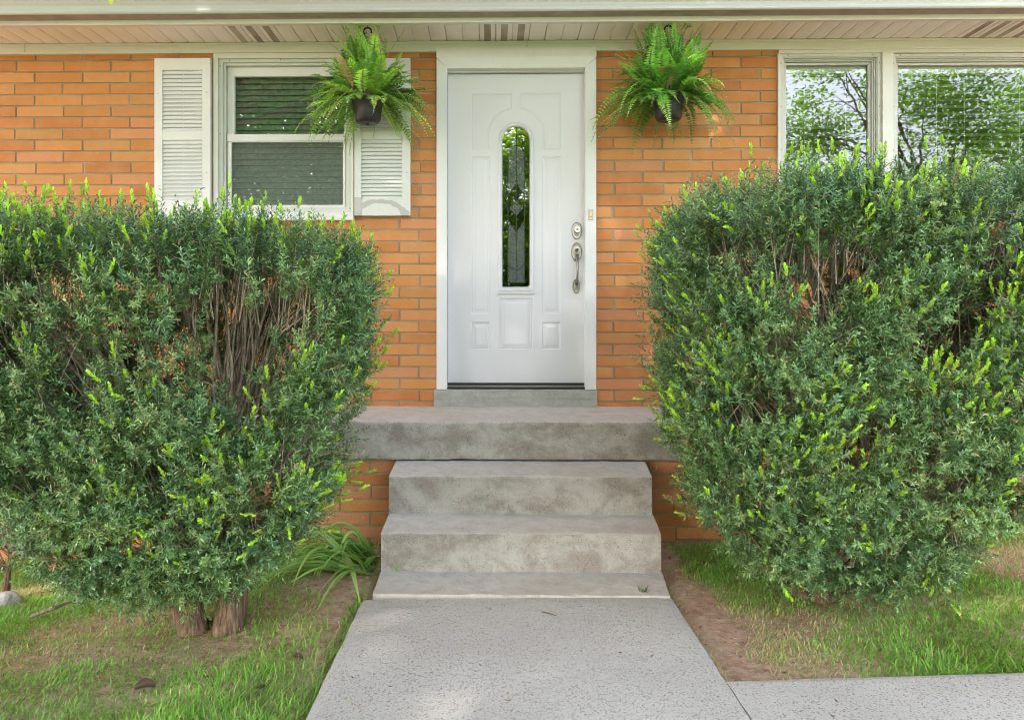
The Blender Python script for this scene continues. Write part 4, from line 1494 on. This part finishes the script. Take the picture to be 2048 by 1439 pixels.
# ------------------------------------------------------------------ hanging ferns
def fern(px_, pot_c, Yf, label, seed, lean, tone):
    r = np.random.default_rng(seed)
    cx = P(px_, 0, Yf)[0]
    zb = P(px_, pot_c, Yf)[2]
    root = empty('hanging_fern', (cx, Yf, zb), label, 'hanging plant', 'fern baskets under the eaves')
    mb = MB()
    mb.lathe([(0.012, 0.006), (0.012, 0.001), (0.050, 0.0), (0.066, 0.006), (0.076, 0.022), (0.083, 0.07), (0.092, 0.135), (0.100, 0.14), (0.102, 0.155), (0.094, 0.156), (0.088, 0.13), (0.02, 0.125), (0.0005, 0.125)], (cx, Yf, zb), 36)
    mb.lathe([(0.030, -0.0015), (0.026, -0.0015), (0.012, 0.004)], (cx, Yf, zb), 20)
    mb.build('pot', M['pot'], root, smooth_=True)
    mb = MB()
    zh = ZS - 0.002
    hk = [(cx + 0.0, Yf, zh)] + [(cx + 0.0, Yf, zh - 0.012)]
    mb.tube(hk, 0.002, 6)
    arc = [(cx + 0.024 * math.sin(w), Yf, zh - 0.037 + 0.024 * math.cos(w)) for w in np.linspace(1.9, -1.6, 14)]
    arc += [(cx - 0.006, Yf, zh - 0.085), (cx, Yf, zh - 0.12)]
    mb.tube(arc, 0.005, 8)
    for k in range(3):
        w = k * 2.094 + 0.4
        mb.tube([(cx, Yf, zh - 0.115), (cx + 0.09 * math.cos(w), Yf + 0.09 * math.sin(w), zb + 0.15)], 0.0028, 6)
    mb.build('hanger', M['pot'], root, smooth_=True)
    # fronds
    Vs, Cs = [], []
    mbr = MB()
    nf = 235
    for i in range(nf):
        az = r.uniform(0, 6.283)
        el = np.clip(r.normal(0.82, 0.45), -0.1, 1.52)
        if i < 70:
            el = r.uniform(-0.1, 0.35)
        if i < 8:
            az = r.normal(-1.57, 0.9)
        elif el < 0.75 and math.sin(az) < -0.72 and r.uniform() < 0.75:
            continue
        L = r.uniform(0.30, 0.48) * (0.72 if (i < 70 and abs(math.sin(az / 2 + math.pi / 4)) < 0.45) else 1.0)
        if el > 1.1:
            L = r.uniform(0.38, 0.56)
        droop = L * r.uniform(0.3, 1.0) * (0.14 + math.cos(el))
        if i < 70:
            droop *= 0.95
        h = np.array([math.cos(az), math.sin(az) * 0.8, 0])
        st = np.array([cx, Yf, zb + 0.15]) + h * r.uniform(0.0, 0.085)
        t = np.linspace(0, 1, 34)
        reach = 1 - 0.18 * t
        C = st + h * (L * math.cos(el) * t * reach)[:, None] + np.array([0, 0, 1]) * (L * math.sin(el) * t - droop * t ** r.uniform(1.8, 3.2) * 0.72)[:, None]
        side0 = np.array([-h[1], h[0], 0.0]) * 1.0
        C = C + side0 * (r.normal(0, 0.08) * t ** 2)[:, None] + 0.012 * np.stack([np.sin(5 * t + i), np.sin(4 * t + 2 * i), np.sin(6 * t + 3 * i)], -1) * t[:, None]
        C[:, 0] += lean * t
        C[:, 2] = np.minimum(C[:, 2], ZS - 0.012)
        C[:, 1] = np.minimum(C[:, 1], YW - 0.05)
        T = unit(np.gradient(C, axis=0))
        side = unit(np.cross(T, np.array([0, 0, 1.0]) + 0.15 * r.normal(0, 1, 3)))
        up = np.cross(side, T)
        tt = t[3:]
        prof = np.clip((tt - 0.05) / 0.18, 0, 1) ** 0.7 * (1 - np.clip((tt - 0.25) / 0.75, 0, 1) ** 1.6) + 0.08
        pl = r.uniform(0.040, 0.058) * prof
        base_c = np.array([[0.30, 0.54, 0.07], [0.22, 0.45, 0.07], [0.42, 0.64, 0.13], [0.15, 0.36, 0.06]])[r.integers(0, 4)] * r.uniform(0.45, 1.2) * np.array(tone)
        if r.uniform() < 0.035:
            base_c = np.array([0.36, 0.25, 0.10])
        fold = r.uniform(0.0, 0.35)
        for sgn in (-1, 1):
            d = unit(side[3:] * sgn + T[3:] * 0.28 + up[3:] * (0.15 - fold) + r.normal(0, 0.10, (len(tt), 3)))
            wd = unit(np.cross(d, up[3:]))
            wd = unit(wd + up[3:] * r.normal(0, 0.2, (len(tt), 1)))
            Vs.append(kites(C[3:], d, wd, pl * r.uniform(0.85, 1.1, len(tt)), np.full(len(tt), L / 34 * 1.0) * (0.55 + 0.45 * prof), 0.35))
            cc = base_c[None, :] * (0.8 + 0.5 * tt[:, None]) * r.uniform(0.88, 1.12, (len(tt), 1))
            Cs.append(cc)
        mbr.tube(C[::4], [0.0012] * len(C[::4]), 4, 0, False)
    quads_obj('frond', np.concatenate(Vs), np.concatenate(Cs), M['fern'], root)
    mbr.build('stalk', M['twig'], root)


YFERN = 4.73
fern(735, 248, YFERN, 'bushy fern in a black hanging pot in front of the weathered shutter', 3, 0, (1.0, 1.0, 1.0))
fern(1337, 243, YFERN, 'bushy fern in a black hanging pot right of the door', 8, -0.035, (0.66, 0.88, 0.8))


# ------------------------------------------------------------------ daylily beside the steps
def daylily():
    r = np.random.default_rng(12)
    c = P(752, 1112, 4.15)
    bx, by = c[0] - 0.03, 4.02
    root = empty('daylily', (bx, by, float(gz(bx, by))), 'clump of long arching strap leaves against the side of the steps', 'plant')
    Vs, Cs = [], []
    for i in range(84):
        L = r.uniform(0.42, 0.74)
        az = r.normal(3.35, 0.38)
        el = np.clip(r.normal(0.8, 0.32), 0.2, 1.45)
        if i > 70:
            az = r.normal(4.2, 0.6)
        h = np.array([math.cos(az), math.sin(az), 0])
        x0 = bx + r.uniform(-0.10, 0.05)
        y0 = by + r.uniform(-0.20, 0.14)
        st = np.array([x0, y0, float(gz(x0, y0)) - 0.005])
        n = 12
        t = np.linspace(0, 1, n + 1)
        z = L * math.sin(el) * t - (L * math.sin(el) * 1.05) * t ** 2.1 * r.uniform(0.75, 1.05)
        C = st + h * (L * math.cos(el * 0.8) * t)[:, None] + np.array([0, 0, 1]) * z[:, None]
        C = C + np.array([-h[1], h[0], 0]) * (r.normal(0, 0.06) * t ** 2)[:, None]
        C[:, 2] = np.maximum(C[:, 2], gz(C[:, 0], C[:, 1]) + 0.006)
        T = unit(np.gradient(C, axis=0))
        side = unit(np.cross(T, np.array([0, 0, 1.0]) + 0.3 * r.normal(0, 1, 3)))
        up = np.cross(side, T)
        w = r.uniform(0.018, 0.028) * np.clip(1.0 - t ** 3, 0.06, 1) * 0.5
        base_c = np.array([[0.28, 0.50, 0.11], [0.19, 0.42, 0.09], [0.38, 0.56, 0.15]])[r.integers(0, 3)] * r.uniform(0.85, 1.15)
        if r.uniform() < 0.06:
            base_c = np.array([0.5, 0.36, 0.08])
        for k in range(n):
            for s in (-1, 1):
                a0, a1 = C[k], C[k + 1]
                e0 = C[k] + side[k] * w[k] * s + up[k] * w[k] * 0.35
                e1 = C[k + 1] + side[k + 1] * w[k + 1] * s + up[k + 1] * w[k + 1] * 0.35
                Vs.append(np.stack([a0, e0, e1, a1] if s > 0 else [a0, a1, e1, e0]))
                Cs.append(base_c * (0.75 + 0.4 * t[k]))
    quads_obj('foliage', np.stack(Vs), np.array(Cs), M['strap'], root)


daylily()


# ------------------------------------------------------------------ bare little shrub and stone at the left edge
def bare_shrub():
    r = np.random.default_rng(31)
    Y = 4.1
    b = P(10, 1180, Y)
    z0 = float(gz(b[0], Y))
    root = empty('bare_shrub', (b[0], Y, z0), 'small nearly leafless shrub with a crooked stem at the wall foot', 'shrub')
    mb = MB()
    k1 = P(16, 1140, Y); k2 = P(26, 1112, Y); k3 = P(46, 1103, Y)
    mb.tube([(b[0], Y, z0 - .03), (k1[0], Y, k1[2]), (k2[0], Y, k2[2]), (k3[0], Y, k3[2])], [0.022, 0.016, 0.013, 0.011], 8)
    leaves = []
    for i in range(58):
        s = Vector(random.choice([k2, k3, k3, k1]))
        L = r.uniform(0.12, 0.42)
        d = Vector((r.normal(-0.25, 0.55), r.normal(0, 0.35), r.uniform(0.35, 1.0))).normalized()
        pp = [s]
        for k in range(4):
            d = (d + Vector((r.normal(0, .22), r.normal(0, .22), r.normal(0.05, .15)))).normalized()
            pp.append(pp[-1] + d * L / 4)
            if r.uniform() < 0.6:
                e = (d + Vector((r.normal(0, .7), r.normal(0, .5), r.normal(0.2, .4)))).normalized()
                mb.tube([pp[-1], pp[-1] + e * L * 0.28], [0.0022, 0.001], 4, 0, False)
                if r.uniform() < 0.45:
                    leaves.append(np.array(pp[-1] + e * L * 0.25))
        mb.tube(pp, [0.0045, 0.0035, 0.003, 0.002, 0.001], 5, 0, False)
    mb.build('stem', M['redtwig'], root)
    Lp = np.repeat(np.array(leaves), 3, 0)
    n = len(Lp)
    d = unit(r.normal(0, 1, (n, 3)) + np.array([0, 0, 0.4]))
    wd = unit(np.cross(d, r.normal(0, 1, (n, 3))))
    quads_obj('foliage', kites(Lp, d, wd, r.uniform(.014, .028, n), r.uniform(.006, .012, n)), np.array([0.07, 0.13, 0.06]) * r.uniform(0.7, 1.3, (n, 1)), M['leaf'], root)


bare_shrub()


def stone(name, label, x, y, sx, sy, sz, seed, mat):
    bm = bmesh.new()
    bmesh.ops.create_icosphere(bm, subdivisions=3, radius=1)
    for v in bm.verts:
        n = mn.noise(v.co * 1.3 + Vector((seed, 0, 0)))
        v.co *= 1 + 0.35 * n
        v.co.x *= sx; v.co.y *= sy; v.co.z *= sz
    me = bpy.data.meshes.new(name)
    bm.to_mesh(me); bm.free()
    me.materials.append(mat)
    o = bpy.data.objects.new(name, me)
    COL.objects.link(o)
    o.location = (x, y, float(gz(x, y)) + sz * 0.45)
    tag(o, label, 'stone')


p = PZ(12, 1200, -0.2)
stone('stone', 'pale grey stone at the foot of the bare shrub', p[0], p[1], 0.075, 0.06, 0.06, 2.0, M['stone'])
p = PZ(1364, 1083, -0.03)
stone('stone', 'flat grey chip lying beside the steps under the big yew', p[0], p[1], 0.035, 0.025, 0.010, 5.0, M['stone'])


# ------------------------------------------------------------------ lawn
def grass():
    r = np.random.default_rng(77)
    sets = []
    bushes = [(B1(425, 0)[0], YC1), (B2(1690, 0)[0], YC2)]

    def field(x0, x1, y0, y1, n, hmul, thin):
        x = r.uniform(x0, x1, n); y = r.uniform(y0, y1, n)
        dl = XL0 - 0.0 - x
        pl = np.interp(y, [ext(a, a2, 1.0)[1], a[1]], [ext(a, a2, 1.0)[0], a[0]])
        pr = np.interp(y, [ext(b, b2, 1.0)[1], b[1]], [ext(b, b2, 1.0)[0], b[0]])
        left, right = pl - x, x - pr
        n1 = nz(x, y, 0, 3.2, 11) + 0.5 * nz(x, y, 0, 8.0, 12)
        d = np.where(left > 0, smooth(0.16, 0.56, left + 0.2 * n1), np.where(right > 0, smooth(0.07, 0.20, right + 0.06 * n1 - 0.04 * smooth(2.7, 3.6, y)), 0))
        d = d * np.clip(0.92 + 0.40 * n1, 0.38, 1.0)
        # strips at the walk's very edge
        edge = ((left > 0.0) & (left < 0.05)) | ((right > 0.0) & (right < 0.04))
        d = np.where(edge, 0.30 + 0.35 * (n1 > 0.3), d)
        for (bx, by) in bushes:
            q = np.hypot((x - bx) / 0.42, (y - by - 0.2) / 0.34)
            d = d * (0.75 + 0.25 * smooth(0.5, 1.2, q))
        sy = s_a[1] + (s_b[1] - s_a[1]) / (s_b[0] - s_a[0]) * (x - s_a[0])
        d = np.where((x > pr - 0.02) & (y < sy + 0.015) & (y > 1.05), 0, d)
        d = np.where((x > pl - 0.012) & (x < pr + 0.012), 0, d)
        d = np.where((y > YP + 0.02) & (x > PX0 - .02) & (x < PX1 + .02), 0, d)
        d = np.where(y > YW - 0.03, 0, d)
        k = r.uniform(0, 1, n) < d * thin
        return x[k], y[k], n1[k], np.full(k.sum(), hmul)
    parts = [field(-3.9, 0, 1.5, 5.0, 260000, 1.05, 1.0), field(0.2, 3.9, 2.3, 5.0, 200000, 1.1, 1.0),
             field(-6, 6, -4.5, 1.5, 22000, 1.4, 1.0)]
    x, y, n1, hm = [np.concatenate(v) for v in zip(*parts)]
    n = len(x)
    z = gz(x, y)
    h = r.uniform(0.018, 0.048, n) * hm * (0.8 + 0.35 * np.clip(n1, -0.6, 1))
    # tufts: blades lean together
    la = 2.5 * nz(x, y, 0, 9, 14) + r.normal(0, 1.1, n)
    lean = r.uniform(0.25, 1.5, n)
    dirv = np.stack([np.cos(la) * lean, np.sin(la) * lean, np.ones(n)], -1)
    dirv = unit(dirv)
    wv = unit(np.stack([-np.sin(la) + r.normal(0, .4, n), np.cos(la) + r.normal(0, .4, n), np.zeros(n)], -1))
    w = r.uniform(0.0026, 0.0048, n) * np.maximum(1, hm)
    base = np.stack([x, y, z - 0.004], -1)
    midp = base + dirv * (h * 0.55)[:, None]
    tip = midp + unit(dirv + np.stack([np.cos(la), np.sin(la), np.full(n, -0.25)], -1) * (lean * 0.8)[:, None]) * (h * 0.55)[:, None]
    hw = wv * (w * 0.5)[:, None]
    low = np.stack([base - hw, base + hw, midp + hw * 0.85, midp - hw * 0.85], 1)
    upp = np.stack([midp - hw * 0.85, midp + hw * 0.85, tip + hw * 0.1, tip - hw * 0.1], 1)
    straw = (r.uniform(0, 1, n) < 0.08 + 0.70 * smooth(0.22, 0.85, 0.8 * nz(x, y, 0, 2.6, 15) - 0.55 * n1))
    g = np.array([0.19, 0.40, 0.065]) * r.uniform(0.5, 1.45, (n, 1)) + np.array([0.05, 0.03, 0.0]) * r.uniform(0, 1, (n, 1))
    s = np.array([0.56, 0.48, 0.25]) * r.uniform(0.6, 1.15, (n, 1))
    c = np.where(straw[:, None], s, g)
    V = np.concatenate([low, upp])
    cc = np.concatenate([c * 0.92, c * 1.08])
    o = quads_obj('grass', V, cc, M['grassm'])
    tag(o, 'patchy green and straw coloured lawn grass', 'grass', kind='stuff')


grass()


# ------------------------------------------------------------------ fallen bits
def litter():
    """needles, crumbs and snippets strewn over the soil and the walk"""
    r = np.random.default_rng(91)
    n = 9000
    x = r.uniform(-3.4, 3.2, n); y = r.uniform(1.7, 4.3, n)
    onp = (x > XL0 - 0.02) & (x < XR0 + 0.02)
    soil = ((x > XL0 - 0.5) & (x <= XL0 - 0.02)) | ((x >= XR0 + 0.02) & (x < XR0 + 0.45))
    k = np.where(onp, (r.uniform(0, 1, n) < 0.10) & (y < 3.45), np.where(soil, True, r.uniform(0, 1, n) < 0.5))
    sy = s_a[1] + (s_b[1] - s_a[1]) / (s_b[0] - s_a[0]) * (x - s_a[0])
    onside = (x > XR0 + 0.1) & (y < sy)
    k &= ~onside | (r.uniform(0, 1, n) < 0.1)
    x, y, onp = x[k], y[k], (onp | onside)[k]
    z = np.where(onp, ZP + 0.003, gz(x, y) + 0.004)
    n = len(x)
    az = r.uniform(0, 6.28, n)
    d = unit(np.stack([np.cos(az), np.sin(az), r.normal(0, 0.18, n)], -1))
    wd = unit(np.stack([-np.sin(az), np.cos(az), r.normal(0.3, 0.4, n)], -1))
    L = r.uniform(0.008, 0.030, n); W = r.uniform(0.002, 0.006, n)
    pal = np.array([[0.20, 0.11, 0.06], [0.10, 0.06, 0.04], [0.36, 0.22, 0.11], [0.34, 0.42, 0.06], [0.42, 0.34, 0.2]])
    c = pal[r.choice(5, n, p=[.34, .28, .2, .06, .12])] * r.uniform(0.7, 1.2, (n, 1))
    o = quads_obj('leaf_litter', kites(np.stack([x, y, z], -1), d, wd, L, W), c, M['grassm'])
    tag(o, 'small fallen needles and plant crumbs strewn over soil and walk', 'litter', kind='stuff')


litter()


def soil_crumbs():
    """lumps of dry earth on the bare strips"""
    r = np.random.default_rng(63)
    n = 15000
    x = r.uniform(-3.0, 3.0, n); y = r.uniform(1.9, 4.3, n)
    pl = np.interp(y, [ext(a, a2, 1.0)[1], a[1]], [ext(a, a2, 1.0)[0], a[0]])
    pr = np.interp(y, [ext(b, b2, 1.0)[1], b[1]], [ext(b, b2, 1.0)[0], b[0]])
    k = ((x < pl - 0.012) & (r.uniform(0, 1, n) < np.exp(-(pl - x) / 0.35) + 0.08)) | ((x > pr + 0.012) & (r.uniform(0, 1, n) < np.exp(-(x - pr) / 0.16) + 0.06))
    sy = s_a[1] + (s_b[1] - s_a[1]) / (s_b[0] - s_a[0]) * (x - s_a[0])
    k &= ~((x > pr) & (y < sy + 0.02))
    x, y = x[k], y[k]
    n = len(x)
    R_ = 0.0022 + 0.010 * r.uniform(0, 1, n) ** 4
    c = np.stack([x, y, gz(x, y) + R_ * 0.25], -1)
    ax = np.array([[1, 0, 0], [0, 1, 0], [-1, 0, 0], [0, -1, 0], [0, 0, 0.7], [0, 0, -0.7]], float)
    P6 = c[:, None, :] + ax[None] * R_[:, None, None] * r.uniform(0.6, 1.4, (n, 6, 1)) + r.normal(0, 0.25, (n, 6, 3)) * R_[:, None, None]
    tri = [(0, 1, 4), (1, 2, 4), (2, 3, 4), (3, 0, 4), (1, 0, 5), (2, 1, 5), (3, 2, 5), (0, 3, 5)]
    V = np.concatenate([P6[:, t, :] for t in tri])
    col = np.array([0.42, 0.265, 0.18]) * r.uniform(0.5, 1.25, (n, 1))
    o = quads_obj('soil_crumbs', V, np.tile(col, (8, 1)), M['crumb'], k=3)
    tag(o, 'crumbs and small clods of reddish soil along the edges of the walk', 'soil', kind='stuff')


soil_crumbs()


def dead_leaf(u, v, z, size, rot, label, kind=0):
    p = PZ(u, v, z)
    zz = float(gz(p[0], p[1])) if z < -0.01 else z
    mb = MB()
    n, m = 9, 4
    vs = []
    for i in range(n + 1):
        t = i / n
        w = size * 0.36 * math.sin(math.pi * (0.06 + 0.9 * t)) ** 0.8
        for j in range(-m, m + 1):
            s = j / m
            x = (t - 0.5) * size
            yy = s * w
            h = 0.30 * size * (s * s) * (0.6 + 0.5 * math.sin(3 * t + kind)) + 0.12 * size * math.sin(2.6 * t + kind)
            c, q = math.cos(rot), math.sin(rot)
            vs.append((p[0] + x * c - yy * q, p[1] + x * q + yy * c, zz + 0.008 + h))
    w_ = 2 * m + 1
    fs = [(i * w_ + j, i * w_ + j + 1, (i + 1) * w_ + j + 1, (i + 1) * w_ + j) for i in range(n) for j in range(2 * m)]
    mb.add(vs, fs)
    o = mb.build('dead_leaf', M['deadleaf'], None, smooth_=True, loc=(p[0], p[1], zz))
    s = o.modifiers.new('Solidify', 'SOLIDIFY')
    s.thickness = 0.0008
    tag(o, label, 'leaf', 'curled dead leaves on the ground')


dead_leaf(290, 1376, -0.04, 0.065, 0.3, 'biggest curled brown leaf on the straw patch of the lawn', 0.2)
dead_leaf(598, 1320, -0.03, 0.035, -0.3, 'small dark leaf on the bare soil beside the walk', 1.0)
dead_leaf(520, 1376, -0.03, 0.050, 1.9, 'brown leaf standing in grass below the bare soil patch', 2.0)
dead_leaf(413, 1353, -0.03, 0.022, 0.8, 'tiny brown leaf in the lawn between two larger ones', 0.5)
dead_leaf(1400, 1138, -0.03, 0.055, 2.3, 'brown leaf on soil between the steps and the big yew', 1.4)


def branch_snippet(pts, r0, name, label, cat, mat):
    mb = MB()
    mb.tube(pts, [r0, r0 * 1.1, r0 * 0.6][:len(pts)], 6)
    o = mb.build(name, mat, None, loc=pts[0])
    tag(o, label, cat)


q0, q1, q2 = PZ(1083, 1222, ZP + .004), PZ(1096, 1225, ZP + .005), PZ(1112, 1230, ZP + .004)
branch_snippet([q0, q1, q2], 0.0022, 'twig', 'short dark twig lying on the walk below the landing', 'twig', M['redtwig'])
q0, q1, q2 = PZ(60, 1233, -.13), PZ(105, 1216, -.11), PZ(152, 1198, -.12)
branch_snippet([q0, q1, q2], 0.009, 'fallen_stick', 'pale stick lying in the lawn beside the grey stone', 'stick', M['twig'])


def crack_tuft():
    r = np.random.default_rng(4)
    p = PZ(1288, 1184, 0.0)
    n = 26
    base = np.stack([p[0] + r.normal(0, .008, n), p[1] + r.normal(0, .006, n), np.full(n, -0.004)], -1)
    d = unit(np.stack([r.normal(0, .4, n), r.normal(0, .4, n), np.ones(n)], -1))
    wd = unit(np.cross(d, r.normal(0, 1, (n, 3))))
    o = quads_obj('grass_tuft', kites(base, d, wd, r.uniform(.02, .055, n), np.full(n, .003), .3), np.array([0.06, 0.13, 0.03]) * r.uniform(.7, 1.3, (n, 1)), M['grassm'])
    tag(o, 'small grass tuft growing out of the landing near its right corner', 'grass tuft')


crack_tuft()

# ------------------------------------------------------------------ trees of the front yard: they shade the house and stand in its windows
SD = np.array(SUN)


def in_gaps(c, gaps):
    m = np.zeros(len(c), bool)
    for (p, rad) in gaps:
        v = c - np.array(p)
        t = v @ SD
        dist = np.linalg.norm(v - t[:, None] * SD, axis=1)
        m |= (dist < rad * (0.75 + 0.5 * np.sin(c[:, 0] * 7 + c[:, 2] * 5) ** 2)) & (t > 0)
    return m


def tree(name, label, base, h, trunk_r, blobs, n_leaf, size, seed, gaps=(), hue=0.0, droop=None):
    r = np.random.default_rng(seed)
    z0 = float(gz(base[0], base[1]))
    root = empty(name, (base[0], base[1], z0), label, 'tree', 'trees standing across the front yard')
    B = Vector((base[0], base[1], z0))
    mb = MB()
    pts = [B + Vector((0.12 * math.sin(k * 0.9 + seed), 0.1 * math.cos(k * 0.7), h * k / 7 - 0.1)) for k in range(8)]
    mb.tube(pts, [trunk_r * (1.5 if k == 0 else 1 - 0.10 * k) for k in range(8)], 12)
    for (bx, by, bz, rx, ry, rz) in blobs:
        for q in range(4):
            s = pts[int(r.integers(3, 7))]
            e = Vector((bx + r.normal(0, rx * .4), by + r.normal(0, ry * .4), bz + r.normal(0, rz * .4)))
            mid = s.lerp(e, 0.5) + Vector((r.normal(0, .3), r.normal(0, .3), 0.4))
            mb.tube([s, s.lerp(mid, .6), mid, mid.lerp(e, .6), e], [trunk_r * .32, trunk_r * .25, trunk_r * .18, trunk_r * .1, .01], 6, 0, False)
            for w in range(5):
                s2 = mid.lerp(e, r.uniform(0, 1))
                e2 = s2 + Vector((r.normal(0, .5), r.normal(0, .5), r.normal(0, .35)))
                mb.tube([s2, s2.lerp(e2, .5) + Vector((0, 0, .06)), e2], [.016, .011, .004], 5, 0, False)
    if droop is not None:
        mb.tube(droop, np.linspace(0.035, 0.002, len(droop)).tolist(), 6, 0, False)
    mb.build('trunk', M['treebark'], root, smooth_=True)
    Ls = []
    vol = np.array([b[3] * b[4] * b[5] for b in blobs]) ** 0.67
    cnt = (n_leaf * vol / vol.sum()).astype(int)
    for b, m in zip(blobs, cnt):
        nc = max(6, m // 45)
        v = r.normal(0, 1, (nc, 3))
        v = unit(v) * (r.uniform(0, 1, (nc, 1)) ** 0.45)
        cc = v * np.array(b[3:]) + np.array(b[:3])
        k = r.integers(0, nc, m)
        Ls.append(cc[k] + r.normal(0, 1, (m, 3)) * np.array([.26, .26, .17]))
    c = np.concatenate(Ls)
    c = c[c[:, 2] > z0 + 0.25]
    c = c[~((np.abs(c[:, 0]) < 0.9) & (np.abs(c[:, 1]) < 1.2) & (c[:, 2] < 2.6))]
    if len(gaps):
        c = c[~(in_gaps(c, gaps) & (r.uniform(0, 1, len(c)) < 0.88))]
    # the crown's underside is high on the street side
    c = c[~((c[:, 1] < -2) & (c[:, 1] > -9) & (c[:, 2] < 2.2 + 0.33 * (5 - c[:, 1])))]
    # keep the view of the house clear
    dv = c - np.array([0, 0, CZ])
    vis = (c[:, 1] > 0.05) & (dv[:, 2] < c[:, 1] * 0.47 + 0.25)
    c = c[~vis]
    n = len(c)
    d = unit(np.stack([r.normal(0, 1, n), r.normal(0, 1, n), r.normal(-0.25, .35, n)], -1))
    nn = unit(np.stack([r.normal(0, .5, n), r.normal(0, .5, n), np.ones(n)], -1))
    wd = unit(np.cross(d, nn))
    L = r.uniform(0.7, 1.25, n) * size
    col = np.array([0.12 + hue, 0.25 + hue * 0.6, 0.030] if droop is None else [0.13, 0.20, 0.07]) * r.uniform(0.6, 1.35, (n, 1))
    V = kites(c, d, wd, L, L * 0.58, 0.45)
    if droop is not None:
        t = np.array(droop[-1])
        lp = np.array([t + np.array([0.006, 0, 0.012]), t + np.array([-0.012, 0.01, 0.03]), t + np.array([0.02, 0.02, .06]), t + np.array([-.03, .01, .09])])
        ld = unit(np.array([[0.15, 0.1, -1.0], [-0.7, 0.1, -0.8], [.7, .1, -.5], [-.7, .2, -.3]]))
        lw = unit(np.array([[1, 0.3, 0.15], [.8, .2, -.7], [.5, .3, .7], [.4, .3, -.8]]))
        V = np.concatenate([V, kites(lp, ld, lw, np.array([.034, .030, .045, .045]), np.array([.022, .018, .025, .025]), .4)])
        col = np.concatenate([col, np.tile([[0.42, 0.50, 0.05]], (4, 1))])
    quads_obj('crown', V, col, M['shade_leaf' if droop is not None else 'leaf'], root)


# sun flecks: places where the canopy lets the sun through
GAPS = [(P(690, 205, YFERN), 0.17), (P(755, 190, YFERN), 0.13), (P(60, 850, YW), 0.55), (P(160, 640, YW), 0.30),
        (PZ(750, 1238, 0), 0.13), (PZ(745, 1320, 0), 0.17), (PZ(1110, 1350, 0), 0.13), (PZ(870, 1400, 0), 0.15), (PZ(880, 1270, 0), 0.08),
        (PZ(1950, 1180, 0), 0.28), (PZ(560, 1290, 0), 0.16), (PZ(330, 1390, 0), 0.22), (PZ(80, 1160, -.2), 0.30), (P(1380, 130, YFERN), 0.12),
        (P(420, 1150, 2.75), 0.16), (P(650, 720, 2.9), 0.14), (P(1900, 700, 3.0), 0.15), (PZ(700, 1390, 0), 0.08)]
tip = P(214, 4, 2.2)
droop = [(-3.6, -4.2, 4.2), (-2.6, -1.5, 4.3), (-1.6, 1.2, 3.5), (-1.25, 1.95, 2.75), (tip[0], 2.2, tip[2] + .01)]
tree('shade_tree', 'broad leafy tree shading the yard, one drooping twig tip at the eaves', (-8.2, -3.6), 6.4, 0.24,
     [(-3.6, -4.4, 6.3, 3.0, 2.6, 1.5), (-1.2, -3.2, 6.0, 2.4, 2.2, 1.2), (-6.0, -5.4, 6.4, 2.4, 2.2, 1.2), (-4.4, -7.4, 7.0, 2.6, 2.0, 1.2), (-1.6, -6.2, 7.0, 2.6, 2.4, 1.3), (1.2, -4.6, 6.6, 2.0, 2.0, 1.1), (-3.0, -1.6, 5.6, 2.0, 1.6, 0.9),
      (-5.2, 0.9, 5.7, 1.8, 1.7, 0.8), (-2.6, 1.0, 5.9, 1.8, 1.6, 0.8), (-0.2, 0.6, 6.1, 1.8, 1.6, 0.8), (2.0, 0.4, 6.2, 1.8, 1.6, 0.8), (0.6, -2.2, 6.4, 1.8, 1.6, 0.9), (-6.8, -1.4, 5.6, 1.8, 1.8, 0.9),
      (-4.6, 2.4, 5.8, 1.7, 1.1, 0.6), (-2.0, 2.4, 6.0, 1.7, 1.1, 0.6), (0.6, 2.2, 6.1, 1.7, 1.1, 0.6), (-7.0, 1.4, 5.8, 1.6, 1.4, 0.7)],
     200000, 0.125, 51, GAPS, 0.0, droop)
tree('shade_tree', 'looser leafy tree mirrored in the wide window', (13.0, -13.0), 6.0, 0.2,
     [(9.0, -13.0, 6.6, 1.7, 1.4, 1.2), (12.5, -12.6, 7.4, 2.4, 1.6, 1.6), (16.0, -13.4, 6.4, 2.4, 1.8, 2.0), (11.0, -13.4, 4.6, 3.0, 1.6, 1.3), (15.0, -12.5, 4.2, 3.0, 1.6, 1.2), (9.5, -12.0, 8.6, 1.4, 1.2, 0.8)],
     40000, 0.13, 52, (), 0.02)
tree('shade_tree', 'full leafy tree mirrored in the shuttered window', (-9.6, -13.0), 6.0, 0.2,
     [(-5.8, -13, 6.0, 3.4, 1.4, 3.0), (-8.8, -12.8, 5.4, 2.0, 1.8, 2.6), (-3.4, -13, 4.6, 2.0, 1.6, 2.2), (-6.0, -12.6, 8.4, 2.6, 1.8, 1.2)],
     75000, 0.19, 53, (), 0.03)
tree('shade_tree', 'dense bushy tree mirrored in the door glass', (0.9, -13.6), 4.6, 0.16,
     [(0.8, -13.4, 4.4, 1.8, 1.4, 1.5), (0.9, -13.4, 6.2, 1.6, 1.3, 0.9), (0.6, -13, 2.6, 2.4, 1.6, 1.5), (1.8, -13.6, 1.9, 1.6, 1.3, 1.2), (0.3, -12.6, 1.2, 2.6, 1.2, 1.0), (-2.0, -13, 1.6, 1.8, 1.2, 1.4)],
     44000, 0.16, 54, (), 0.05)
